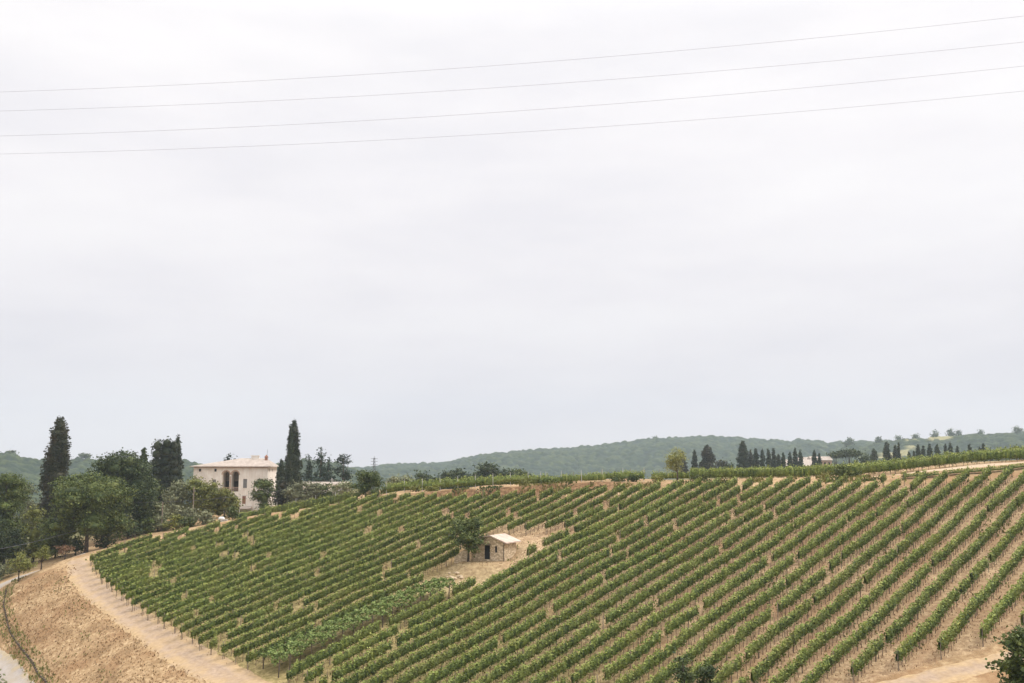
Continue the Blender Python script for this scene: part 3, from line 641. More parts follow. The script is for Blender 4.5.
# foreground trees whose tops reach into the frame
T('foreground_tree',688,62,653,66,'dark tree top poking up at the bottom centre','tree','dark',trunk_h=3,leaf=.17,nl=9000,seed=41,cores=.5,fill=.5,style='twin')
T('foreground_tree',1024,58,625,125,'dark green leafy tree in the lower right corner','tree','oak',trunk_h=3,leaf=.22,nl=42000,seed=42,cores=0,fill=.5,style='spray')
T('foreground_tree',3,66,662,50,'sparse grey green tree tip in the lower left corner','tree','olive',trunk_h=3,leaf=.2,nl=7000,seed=43,cores=0)
# tree beside the hut
T('fig_tree',468.5,HC[1]+.7,519,45,'bushy dark fig tree leaning over the stone hut','tree','oak',trunk_h=1.3,seed=52,leaf=.3)
# ------------------------------------------------------------------ buildings
def boolean(o,cutters):
    for c in cutters:
        m=o.modifiers.new('b','BOOLEAN'); m.operation='DIFFERENCE'; m.object=c; m.solver='EXACT'
    dg=bpy.context.evaluated_depsgraph_get(); me=bpy.data.meshes.new_from_object(o.evaluated_get(dg)); o.modifiers.clear(); o.data=me
    for c in cutters: bpy.data.objects.remove(c)
def arch_pts(x0,x1,z0,zs,k=10):
    r=(x1-x0)/2; cx=(x0+x1)/2
    return [(x0,z0),(x1,z0),(x1,zs)]+[(cx+r*math.cos(a),zs+r*math.sin(a)) for a in np.linspace(0,math.pi,k+1)[1:-1]]+[(x0,zs)]
def prism(pts,y0,y1):
    k=len(pts); mb=MB(); mb.add([(x,y0,z) for x,z in pts]+[(x,y1,z) for x,z in pts],[tuple(range(k)),tuple(range(2*k-1,k-1,-1))]+[(i+k,(i+1)%k+k,(i+1)%k,i)[::1] for i in range(k)]); return mb
def fixn(me):
    bm=bmesh.new(); bm.from_mesh(me); bmesh.ops.recalc_face_normals(bm,faces=bm.faces); bm.to_mesh(me); bm.free()
def plaster():
    m,nt,b=newmat('stained cream plaster'); tc=N_(nt,'ShaderNodeTexCoord').outputs['Object']
    a=ramp(nt,noise(nt,.7,6,tc),[(.3,(.74,.675,.60)),(.6,(.86,.81,.74))]); mp=N_(nt,'ShaderNodeMapping'); mp.inputs['Scale'].default_value=(2.5,2.5,.3); nt.links.new(tc,mp.inputs[0])
    s=ramp(nt,noise(nt,1.2,5,mp.outputs[0]),[(.5,(0,0,0)),(.75,(.5,.5,.5))]); nt.links.new(mix(nt,s,a,(.62,.48,.38)),b.inputs['Base Color']); return m
def tiles(name,a,b2,sc_=3.):
    m,nt,b=newmat(name); tc=N_(nt,'ShaderNodeTexCoord').outputs['Object']; nz=noise(nt,1.1,6,tc); n2=noise(nt,9,3,tc)
    c=ramp(nt,nz,[(.35,a),(.65,b2)]); c=mix(nt,ramp(nt,n2,[(.4,(0,0,0)),(.7,(.5,.5,.5))]),c,tuple(v*.6 for v in a))
    wv=N_(nt,'ShaderNodeTexWave'); wv.inputs['Scale'].default_value=sc_; nt.links.new(tc,wv.inputs[0]); bp=N_(nt,'ShaderNodeBump'); bp.inputs['Strength'].default_value=.7; nt.links.new(wv.outputs[1],bp.inputs['Height']); nt.links.new(bp.outputs[0],b.inputs['Normal'])
    nt.links.new(c,b.inputs['Base Color']); return m
M['plaster']=plaster(); M['tile']=tiles('faded roof tiles',(.38,.315,.27),(.56,.49,.43)); M['dk']=simple('dark interior',(.02,.018,.016),(.035,.03,.028))
M['shut']=simple('grey shutters',(.16,.16,.16),(.22,.215,.21)); M['shutr']=simple('reddish shutters',(.24,.12,.08),(.3,.16,.11)); M['brick']=simple('old brick',(.3,.13,.08),(.42,.22,.15),5)
M['trim']=simple('terracotta arch trim',(.42,.28,.2),(.52,.38,.3),4)
def hip(x0,x1,y0,y1,z,zr,rx0,rx1,th=.18):
    ym=(y0+y1)/2; mb=MB(); V=[(x0,y0,z),(x1,y0,z),(x1,y1,z),(x0,y1,z),(rx0,ym,zr),(rx1,ym,zr),(x0,y0,z-th),(x1,y0,z-th),(x1,y1,z-th),(x0,y1,z-th)]
    mb.add(V,[(0,1,5,4),(1,2,5),(2,3,4,5),(3,0,4),(0,6,7,1),(1,7,8,2),(2,8,9,3),(3,9,6,0),(6,9,8,7)]); return mb
def villa():
    d=237.; u=d/F; xl,_=at(195,d); xr=at(267.5,d)[0]; W=xr-xl; X=lambda px:(px-195)*u
    zg=-8.4; Zf=lambda py:rayn(230,py)[2]*d-zg; Hh=Zf(466.8); D=14.
    root=tag(empty('villa',(xr,d,zg),math.radians(4.5)),'cream plastered villa with double-arched loggia and low tiled hip roof','villa')
    ox=-W
    w_=MB().box(-W,0,0,D,-1.5,Hh).build('wall',M['plaster'],None)
    cut=[]
    lx=[(X(223.3)-W,X(230)-W),(X(231.8)-W,X(239)-W)]; zb,zt=Zf(491.6),Zf(471.2)
    for a,b in lx:
        r=(b-a)/2; m_=prism(arch_pts(a,b,zb,zt-r),-.5,3.2); o=m_.build('cut',None); fixn(o.data); cut.append(o)
    a,b=X(227.2)-W,X(232)-W; m_=prism(arch_pts(a,b,Zf(510),Zf(495.4)-(b-a)/2),-.5,.8); o=m_.build('cut',None); fixn(o.data); cut.append(o)
    wins=[(243.4,247.2,479,488,'shut'),(258.3,262,479,488,'shut'),(243,246.5,496,504,'shutr'),(213.6,217,479.5,488,'shut'),(199,202.4,479.5,488,'shut'),(200,202.2,468.8,471.6,'dk'),(215,217.2,468.8,471.6,'dk')]
    for p0,p1,y0,y1,_m in wins:
        o=MB().box(X(p0)-W,X(p1)-W,-.5,.22,Zf(y1),Zf(y0)).build('cut',None); cut.append(o)
    sw=[(2.3,3.2,Zf(471.6),Zf(468.8),'dk'),(2.2,3.5,Zf(488),Zf(479),'shut'),(7,7.9,Zf(471.6),Zf(468.8),'dk'),(7,8.3,Zf(488),Zf(479),'shut')]
    for y0,y1,z0,z1,_m in sw: cut.append(MB().box(-.22,.5,y0,y1,z0,z1).build('cut',None))
    boolean(w_,cut); w_.parent=root; w_.data.name='wall'
    if not w_.data.materials: w_.data.materials.append(M['plaster'])
    for p0,p1,y0,y1,mt in wins:
        f=MB().box(X(p0)-W,X(p1)-W,.12,.16,Zf(y1),Zf(y0)).build('shutter' if mt!='dk' else 'vent_opening',M[mt],root)
        if mt!='dk': MB().box(X(p0)-W-.12,X(p1)-W+.12,-.1,.1,Zf(y1)-.14,Zf(y1)-.003).build('window_sill',M['plaster'],f)
    for y0,y1,z0,z1,mt in sw: MB().box(-.16,-.12,y0,y1,z0,z1).build('shutter' if mt!='dk' else 'vent_opening',M[mt],root)
    hr=hip(-W-.75,.75,-.75,D+.75,Hh+.12,Zf(458.6)*1.0+.2,X(230)-W+1.2,X(256)-W+1.,.2).build('roof',M['tile'],root)
    a_=X(246)-W; MB().box(a_,a_+1.8,6,6.9,Hh+1.2,Hh+2.65).box(a_-.15,a_+1.95,5.85,7.05,Hh+2.65,Hh+2.8).build('chimney',M['plaster'],hr)
    a_=X(260.3)-W; MB().box(a_,a_+.6,5,5.6,Hh+.8,Hh+2.3).box(a_-.12,a_+.72,4.88,5.72,Hh+2.3,Hh+2.45).add([(a_-.1,4.9,Hh+2.45),(a_+.7,4.9,Hh+2.45),(a_+.7,5.7,Hh+2.45),(a_-.1,5.7,Hh+2.45),(a_+.3,5.3,Hh+3.0)],[(0,1,4),(1,2,4),(2,3,4),(3,0,4)]).build('chimney',M['brick'],hr)
    MB().tube([(a_+.5,5.3,Hh+1),(a_+.5,5.3,Hh+4.2)],.03,5).build('antenna',M['metal'],hr)
    # loggia
    MB().box(lx[0][0],lx[1][1],3.1,3.16,zb,zt).build('loggia_back_wall',simple('plaster darkened for shade',(.14,.105,.08),(.2,.16,.12)),root)  # plaster colour darkened to paint in the shade inside the loggia
    for a,b in [(lx[0][0]+.2,lx[0][0]+1.),(lx[1][0]+.2,lx[1][0]+1.2)]: MB().box(a,b,3.0,3.09,zb,zb+2.4).build('loggia_door',M['dk'],root)
    cx=(lx[0][1]+lx[1][0])/2; MB().tube([(cx,-.06,zb),(cx,-.06,zt-1.2)],.13,8).build('column',M['trim'],root)
    mb=MB()
    for a,b in lx:
        mb.box(a,b,.1,.18,zb+.95,zb+1.05)
        for q in np.arange(a+.1,b,.22): mb.box(q,q+.06,.1,.16,zb,zb+.95)
    mb.build('balustrade',M['trim'],root)
    for a,b in lx:
        r=(b-a)/2; cxx=(a+b)/2; mb=MB(); V=[];Q=[]; zs=zt-r; k=14
        for i in range(k+1):
            t=math.pi*i/k
            for rr,yy in ((r+.002,-.06),(r+.28,-.06),(r+.28,.02),(r+.002,.02)): V.append((cxx+rr*math.cos(t),yy,zs+rr*math.sin(t)))
        for i in range(k):
            for j in range(4): Q.append((i*4+j,i*4+(j+1)%4,i*4+4+(j+1)%4,i*4+4+j))
        mb.add(V,Q); mb.build('arch_trim',M['trim'],root)
    a,b=X(227.2)-W,X(232)-W; prism(arch_pts(a,b,Zf(512),Zf(495.4)-(b-a)/2),.5,.56).build('door',M['shutr'],root)
    MB().add([(X(236)-W,-2.4,Zf(508.2)),(X(253)-W,-2.4,Zf(508.2)),(X(253)-W,-.01,Zf(506.3)),(X(236)-W,-.01,Zf(506.3)),(X(236)-W,-2.4,Zf(508.2)-.15),(X(253)-W,-2.4,Zf(508.2)-.15),(X(253)-W,-.01,Zf(506.3)-.15),(X(236)-W,-.01,Zf(506.3)-.15)],[(0,1,2,3),(7,6,5,4),(0,4,5,1),(1,5,6,2),(3,7,4,0),(2,6,7,3)]).build('porch_roof',M['tile'],root)
    MB().box(-W+.0,0,-.05,-.003,Hh-.25,Hh-.1).build('cornice',M['trim'],root)
villa()
def low_wall():
    d=248; a=at(303,d);b=at(346,d); zt=rayn(320,481.8)[2]*d; zg=Hz(*a)-1
    root=tag(empty('outbuilding',(a[0],a[1],zg)),'long low pale outbuilding behind the olives right of the villa','outbuilding'); L=b[0]-a[0]; hh=zt-zg
    MB().box(0,L,0,4,0,hh-.7).build('wall',M['plaster'],root)
    MB().add([(-.3,-.3,hh-.7),(L+.3,-.3,hh-.7),(L+.3,2,hh),(-.3,2,hh),(L+.3,4.3,hh-.7),(-.3,4.3,hh-.7),(-.3,2,hh-.15),(L+.3,2,hh-.15)],[(0,1,2,3),(3,2,4,5),(0,3,5),(1,4,2),(0,5,4,1)]).build('roof',M['tile'],root)
low_wall()
def rubble(name,m1,m2,m3):
    m,nt,b=newmat(name); tc=N_(nt,'ShaderNodeTexCoord').outputs['Object']; v=N_(nt,'ShaderNodeTexVoronoi'); v.inputs['Scale'].default_value=3.2; mp=N_(nt,'ShaderNodeMapping'); mp.inputs['Scale'].default_value=(1,1,1.9); nt.links.new(tc,mp.inputs[0]); nt.links.new(mp.outputs[0],v.inputs['Vector'])
    bw=N_(nt,'ShaderNodeRGBToBW'); nt.links.new(v.outputs['Color'],bw.inputs[0]); c=ramp(nt,bw.outputs[0],[(.25,m1),(.5,m2),(.75,m3)])
    v2=N_(nt,'ShaderNodeTexVoronoi',feature='DISTANCE_TO_EDGE'); v2.inputs['Scale'].default_value=3.2; nt.links.new(mp.outputs[0],v2.inputs['Vector'])
    e=ramp(nt,v2.outputs['Distance'],[(.0,(1,1,1)),(.09,(0,0,0))]); c=mix(nt,e,c,tuple(x*.8 for x in m1)); nt.links.new(c,b.inputs['Base Color'])
    bp=N_(nt,'ShaderNodeBump'); bp.inputs['Strength'].default_value=.6; nt.links.new(v2.outputs['Distance'],bp.inputs['Height']); nt.links.new(bp.outputs[0],b.inputs['Normal']); return m
M['rubble']=rubble('honey rubble stone',(.46,.35,.23),(.62,.49,.34),(.74,.62,.45)); M['hutroof']=tiles('pale pink roof tiles',(.55,.42,.35),(.68,.56,.48),5)
M['door']=simple('black door',(.008,.009,.01),(.014,.015,.016),3,.7)
def hut():
    # front wall spans px 470..503 at ~d 138, right wall recedes towards px 518
    c=HC; d=float(c[1]); u=d/F; zg=PADZ; yaw=math.radians(-24)
    root=tag(empty('stone_hut',(c[0],c[1],zg),yaw),'small honey stone hut with black door and pale pink lean-to roof','hut')
    W=33*u/math.cos(yaw)*.98; D=4.0; z0=-1.
    zr,zl=rayn(503,542)[2]*d-zg,rayn(490,536.5)[2]*d-zg
    # gable: low at the right corner, rising to the left
    def top(x): return zr+(zl-zr)*min(1,-x/(13*u*1.05))
    xr=-13*u*1.05
    pts=[(-W,z0),(0,z0),(0,zr),(xr,zl),(-W,zl-.5)]
    w_=prism(pts,0,D).build('wall',M['rubble']); fixn(w_.data)
    X=lambda px:(px-503.7)*u/math.cos(yaw)*.98; Z=lambda py:rayn(487,py)[2]*(d+.8)-zg
    cut=[MB().box(X(484),X(489.8),-.5,.3,Z(559.5),Z(545.4)).build('cut',None),MB().box(X(494.7),X(497),-.5,.3,Z(552.5),Z(546)).build('cut',None)]
    boolean(w_,cut); w_.parent=root
    dr=MB().box(X(484)+.01,X(489.8)-.01,.14,.2,Z(559.5),Z(545.4)-.01).build('door',M['door'],root); MB().box(X(489)-.05,X(489)+.03,.08,.138,Z(552.7)-.05,Z(552.7)+.05).build('handle',M['metal'],dr)
    MB().box(X(494.7)+.01,X(497)-.01,.14,.18,Z(552.5),Z(546)-.01).build('window',M['door'],root)
    MB().box(X(484)-.12,X(489.8)+.12,-.04,.1,Z(545.4)+.003,Z(545.4)+.2).build('lintel',M['post'],root)
    # roof slabs
    sl=(zl-zr)/(-xr); ex=.55
    def slab(xa,za,xb,zb_,t=.14): return prism([(xa,za),(xb,zb_),(xb,zb_+t),(xa,za+t)],-.4,D+.45)
    r1=slab(xr-.02,zl+.01,ex,zr-sl*ex+.01); o=r1.build('roof',M['hutroof'],root); fixn(o.data)
    r2=slab(-W-.3,zl-.6,xr-.022,zl+.01); o=r2.build('roof',M['hutroof'],root); fixn(o.data)
    MB().tube([(.05,-.06,zr-.1),(.05,-.06,z0)],.05,6).build('downpipe',M['door'],root)
    # loose wall left of the hut
    a=at(455,d+1.2); b=at(470,d+1.0); zw=Hz(*a); zw+=.35; rt=tag(empty('stone_wall',(a[0],a[1],zw)),'short honey stone wall under the fig tree left of the hut','wall')
    L=b[0]-a[0]; mb=MB(); mb.add([(0,0,-.6),(L,0,-.6),(L,.5,-.6),(0,.5,-.6),(0,0,.5),(L,0,2.1),(L,.5,2.1),(0,.5,.5)],[(0,3,2,1),(4,5,6,7),(0,1,5,4),(1,2,6,5),(2,3,7,6),(3,0,4,7)]); mb.build('stones',M['rubble'],rt)
hut()
# rubble stones near the pergola end
rg=np.random.RandomState(4)
def stone_mesh(seed):
    bm=bmesh.new(); bmesh.ops.create_icosphere(bm,subdivisions=2,radius=1); r=np.random.RandomState(seed)
    for v in bm.verts: v.co*=1+r.uniform(-.16,.16)
    me=bpy.data.meshes.new('stone'); bm.to_mesh(me); bm.free(); me.materials.append(M['rubble']); return me
SM=[stone_mesh(i) for i in range(4)]
spl=['topmost','left','right','lowest','palest','flat','front']
for i in range(16):
    q=onplane(452+rg.uniform(-5,10),576+rg.uniform(-4,5)); o=bpy.data.objects.new('stone',SM[i%4]); C.objects.link(o); s=rg.uniform(.12,.26); o.scale=(s*1.2,s,s*.7); o.location=(q[0],q[1],Hz(*q)+s*.4); o.rotation_euler=(0,0,rg.rand()*6)
    tag(o,'loose honey field stone in the heap between pergola end and hut','stone','stones heaped by the pergola end')
# farmhouse on the right horizon
def farmhouse():
    d=430; a=at(780,d); u=d/F; zt=rayn(800,456.5)[2]*d; zg=zt-6
    root=tag(empty('farmhouse',(a[0],a[1],zg)),'low farmhouse with pale tiled roofs beyond the right crest rows','farmhouse')
    def blk(p0,p1,y0,y1,zw,zr_,nm):
        x0,x1=(p0-780)*u,(p1-780)*u; MB().box(x0,x1,y0,y1,-4,zw).build('wall',M['trim'],root)  # walls reuse the darker trim colour as painted shade under the roofs
        ym=(y0+y1)/2; MB().add([(x0-.5,y0-.5,zw),(x1+.5,y0-.5,zw),(x1+.5,ym,zr_),(x0-.5,ym,zr_),(x1+.5,y1+.5,zw),(x0-.5,y1+.5,zw)],[(0,1,2,3),(3,2,4,5),(0,3,5),(1,4,2),(0,5,4,1)]).build('roof',M['tile'],root)
    blk(779,812,-9,5,1.9,4.7,0); blk(801,814,5.5,11,4.3,5.9,1); blk(813,832,0,8,4.4,6.1,1)
    for k in range(4):
        x0=(816+k*4-780)*u; MB().box(x0,x0+.9,-.06,-.01,2.3,3.5).build('window',M['dk'],root)
farmhouse()
# ------------------------------------------------------------------ utility poles and wires
def pole(px,d,top_y,label,arm=True,mat='post',name='utility_pole',rad=.13):
    x,y=at(px,d); zg=Hz(x,y); zt=rayn(px,top_y)[2]*d-zg; root=tag(empty(name,(x,y,zg)),label,'pole',None)
    MB().tube([(0,0,-.5),(0,0,zt)],[rad,rad*.75],8).build('shaft',M[mat],root)
    if arm: MB().box(-.5,.5,-.05,.05,zt-.5,zt-.38).build('crossarm',M[mat],root)
    return (x,y,zg+zt)
p1=pole(164,187,502,'brown wooden utility pole by the olive bushes left of the villa',arm=False)
p2=pole(332,222,478,'short pale utility pole in front of the low outbuilding',arm=True,mat='concrete')
p3=pole(194.5,200,487,'thin wooden pole among the yellow green trees',arm=False)
def pylon():
    d=320; x,y=at(374,d); zg=Hz(x,y); zt=rayn(374,456)[2]*d-zg; root=tag(empty('lattice_mast',(x,y,zg)),'thin lattice mast with short crossarms on the skyline right of the villa','mast')
    mb=MB()
    for sx in(-1,1):
        for sy in(-1,1): mb.tube([(sx*.6,sy*.6,-.5),(sx*.18,sy*.18,zt-.6)],.06,5)
    for i in range(9):
        t=i/9; w0=.6-.42*t; z0=zt*t*.95; w1=.6-.42*(t+.11); z1=zt*(t+.11)*.95
        for s in(-1,1): mb.tube([(-w0,s*w0,z0),(w1,s*w1,z1)],.04,4); mb.tube([(s*w0,-w0,z0),(s*w1,w1,z1)],.04,4)
    mb.tube([(0,0,zt-.7),(0,0,zt)],.05,5); mb.build('lattice',M['metal'],root)
    for z_ in (zt-.9,zt-1.8,zt-2.7): MB().box(-1.1,1.1,-.05,.05,z_,z_+.1).build('crossarm',M['metal'],root)
pylon()
M['cable']=simple('weathered mauve grey cable',(.34,.30,.38),(.40,.36,.44),2,.6)
def wire(a,b,sag,rad,label,name='power_line',group=None,mat='metal'):
    a,b=np.array(a),np.array(b); pts=[]
    for t in np.linspace(0,1,48): p=a+(b-a)*t; pts.append((p[0],p[1],p[2]-4*sag*t*(1-t)))
    o=MB().tube(pts,rad,6).build(name,M[mat],None,smooth=True); tag(o,label,'power line',group)
gw='overhead wires across the sky'
for (ya,ym,yb,dl,lab) in [(92,0,16,46,'topmost thin overhead wire crossing the sky'),(111,0,42,47,'second overhead wire from the top crossing the sky'),(136,0,66,46.5,'third overhead wire from the top crossing the sky'),(154,0,91,47.5,'lowest thin overhead wire crossing the sky')]:
    A_=rayn(0,ya)*(dl); B_=rayn(1024,yb)*(dl-4); dd=B_-A_; wire(A_-dd*.5,B_+dd*.5,2.0,.0055,lab,group=gw,mat='cable')
    # sag correction is added below by lifting the line
for o in C.objects:
    if o.name.startswith('power_line'): o.location.z+=2.0*.75
x0,y0=at(-60,175); wire((x0,y0,rayn(-60,503)[2]*175),p1,.1,.022,'thin wire running from the left edge to the wooden pole','power_line')
wire(p1,(p2[0],p2[1],p2[2]-.3),.9,.022,'sagging wire from the wooden pole past the villa front','power_line')
A_=rayn(-30,554)*150; B_=rayn(75,531)*165; wire(A_,B_,.3,.03,'low dark wire over the road in front of the left trees','power_line')
# small white tank at the edge of the garden
def tank():
    x,y=at(224,188); zg=Hz(x,y); root=tag(empty('water_tank',(x,y,zg)),'small beige tank with a rounded white top at the vineyard corner','tank')
    MB().box(-.6,.9,-.4,.5,-.1,.75).build('body',M['concrete'],root)
    bm=bmesh.new(); bmesh.ops.create_uvsphere(bm,u_segments=16,v_segments=8,radius=.55); me_=bpy.data.meshes.new('lid'); bm.to_mesh(me_); bm.free()
    for p in me_.polygons:p.use_smooth=True
    o=link('lid',me_,simple('white enamel',(.78,.78,.78),(.85,.85,.85),2,.5),root,(-.15,0,.85)); o.scale=(1.1,.8,.75)
tank()
# end stakes at the vineyard's lower left corner and roadside kerb
kb=[(72,563.5),(45,573),(20,584),(6,597),(3,610),(9,628),(20,648),(34,666),(48,690)]
kp=np.array([road_pt(a,b,c) for (a,b),c in zip(kb,[1.0,1.9,2.4,2.6,2.7,2.8,2.9,2.9,3.0])]); T_=np.r_[0,np.cumsum(np.hypot(*np.diff(kp,axis=0).T))]
mb=MB(); rg=np.random.RandomState(8)
k0=T_[3]
for q in np.arange(k0,T_[-1],.62):
    x=np.interp(q,T_,kp[:,0]);y=np.interp(q,T_,kp[:,1]); x2=np.interp(q+.6,T_,kp[:,0]);y2=np.interp(q+.6,T_,kp[:,1]); z=Hz(x,y)
    L=math.hypot(x2-x,y2-y); dx,dy=(x2-x)/(L+1e-6),(y2-y)/(L+1e-6); w_=.08; hh=.13+rg.uniform(-.08,.06)
    V=[(x-dy*w_,y+dx*w_,z-.3),(x2-dy*w_,y2+dx*w_,z-.3),(x2+dy*w_,y2-dx*w_,z-.3),(x+dy*w_,y-dx*w_,z-.3)]; V+=[(a,b,z+hh) for a,b,_ in V]
    mb.add(V,[(0,3,2,1),(4,5,6,7),(0,1,5,4),(1,2,6,5),(2,3,7,6),(3,0,4,7)])
tag(mb.build('stone_kerb_wall',M['bark']),'low dark stone edging wall between the grass bank and the lower road','wall')
# ------------------------------------------------------------------ grass, weeds
def tufts(name,polys,nper,mat,hgt,wid,seed,reject=None,lift=0,rng_=None):
    rng=np.random.RandomState(seed); X=[];Y=[]
    for poly,m in zip(polys,nper):
        lo=poly.min(0);hi=poly.max(0); x=rng.uniform(lo[0],hi[0],m);y=rng.uniform(lo[1],hi[1],m); k=inpoly(x,y,poly); X.append(x[k]);Y.append(y[k])
    X=np.concatenate(X);Y=np.concatenate(Y)
    if reject is not None: k=~reject(X,Y); X,Y=X[k],Y[k]
    Z=H(X,Y); m=len(X); a=rng.rand(m)*6.28; hh=hgt*rng.uniform(.4,1.3,m); w_=wid*rng.uniform(.5,1.4,m)
    B=np.stack([X,Y,Z-.02],-1); u=np.stack([np.cos(a),np.sin(a),0*a],-1)*w_[:,None]; ln=np.stack([rng.normal(0,.3,m)*hh,rng.normal(0,.3,m)*hh,hh],-1)
    V=np.stack([B-u,B+u,B+ln+u*.5,B+ln-u*.6],1).reshape(-1,3)
    o=link(name,mesh_np(name,V,np.arange(4*m).reshape(m,4)),M[mat]); tag(o,None,None,kind='stuff'); return o
bankpoly=poly_world([(74,566),(95,592),(130,616),(175,650),(235,692),(300,740),(60,790),(20,700),(-60,650),(-30,600),(20,578)])
trp=np.array([onplane(*p) for p in [(82,575),(100,593),(130,615),(165,640),(205,665),(255,695),(330,740)]])
rdp=np.array(rd)
rej=lambda X,Y:(dist_line(X,Y,trp)<1.7)|(dist_line(X,Y,rdp)<2.3)
tag(tufts('dry_grass',[bankpoly],[34000],'straw',.17,.08,1,rej),'straw coloured dry grass on the bank between track and road','grass')
edge=poly_world([(84,562),(90,585),(110,606),(150,635),(206,667),(260,690),(320,705),(300,688),(262,672),(206,655),(150,622),(107,590)])
tag(tufts('dry_grass',[VY],[60000],'straw',.16,.05,2,lambda X,Y:inpoly(X,Y,PERG)),'short dry grass between the vine rows','grass')
tag(tufts('green_weeds',[VY],[16000],'weed',.28,.14,3,lambda X,Y:(np.sin(X*.35+Y*.2)+np.sin(X*.13-Y*.4)+np.sin(X*.9+Y)*.6)<.9),'scattered green weeds between the vine rows','weeds')
bk=poly_world([(385,503),(400,499),(450,493),(500,489),(560,486),(620,484),(680,482),(760,478),(860,474),(920,470),(920,478),(860,482),(760,484),(680,488),(620,491),(560,496),(500,499),(450,502),(400,507)])
tag(tufts('bank_weeds',[bk],[26000],'yellowvine',.3,.12,31,lambda X,Y:(np.sin(X*.5+Y*.3)+np.sin(X*1.1-Y*.5)+np.sin(X*.17)*.7<.35)),'ochre and yellow green weeds in patches on the crest bank','weeds')
tag(tufts('bank_weeds',[bk],[26000],'green',.28,.12,32,lambda X,Y:(np.sin(X*.4+Y*.2+2)+np.sin(X*.9-Y*.7+1)+np.sin(X*.21+2)*.7<.75)),'dark green weeds in patches on the crest bank','weeds')
def along(name,line,w0,w1,m,mat,hgt,wid,seed,lab):
    ln=np.array(line); d=np.diff(ln,axis=0); nn=np.stack([-d[:,1],d[:,0]],-1)/np.hypot(*d.T)[:,None]; nn=np.r_[nn,nn[-1:]]
    poly=np.r_[ln+nn*w0,(ln+nn*w1)[::-1]]; o=tufts(name,[poly],[m],mat,hgt,wid,seed); tag(o,lab,'weeds'); return o
along('green_weeds',kp[2:],-1.1,1.0,9000,'weed',.3,.09,21,'green brown weeds along the low stone edging')
tag(tufts('green_weeds',[bankpoly],[6000],'weed',.2,.1,22,lambda X,Y:(np.sin(X*.45+Y*.25)+np.sin(X*.23-Y*.5)+np.sin(X*1.3+Y*.8)*.5<1.0)|rej(X,Y)),'patches of green weeds on the dry bank','weeds')
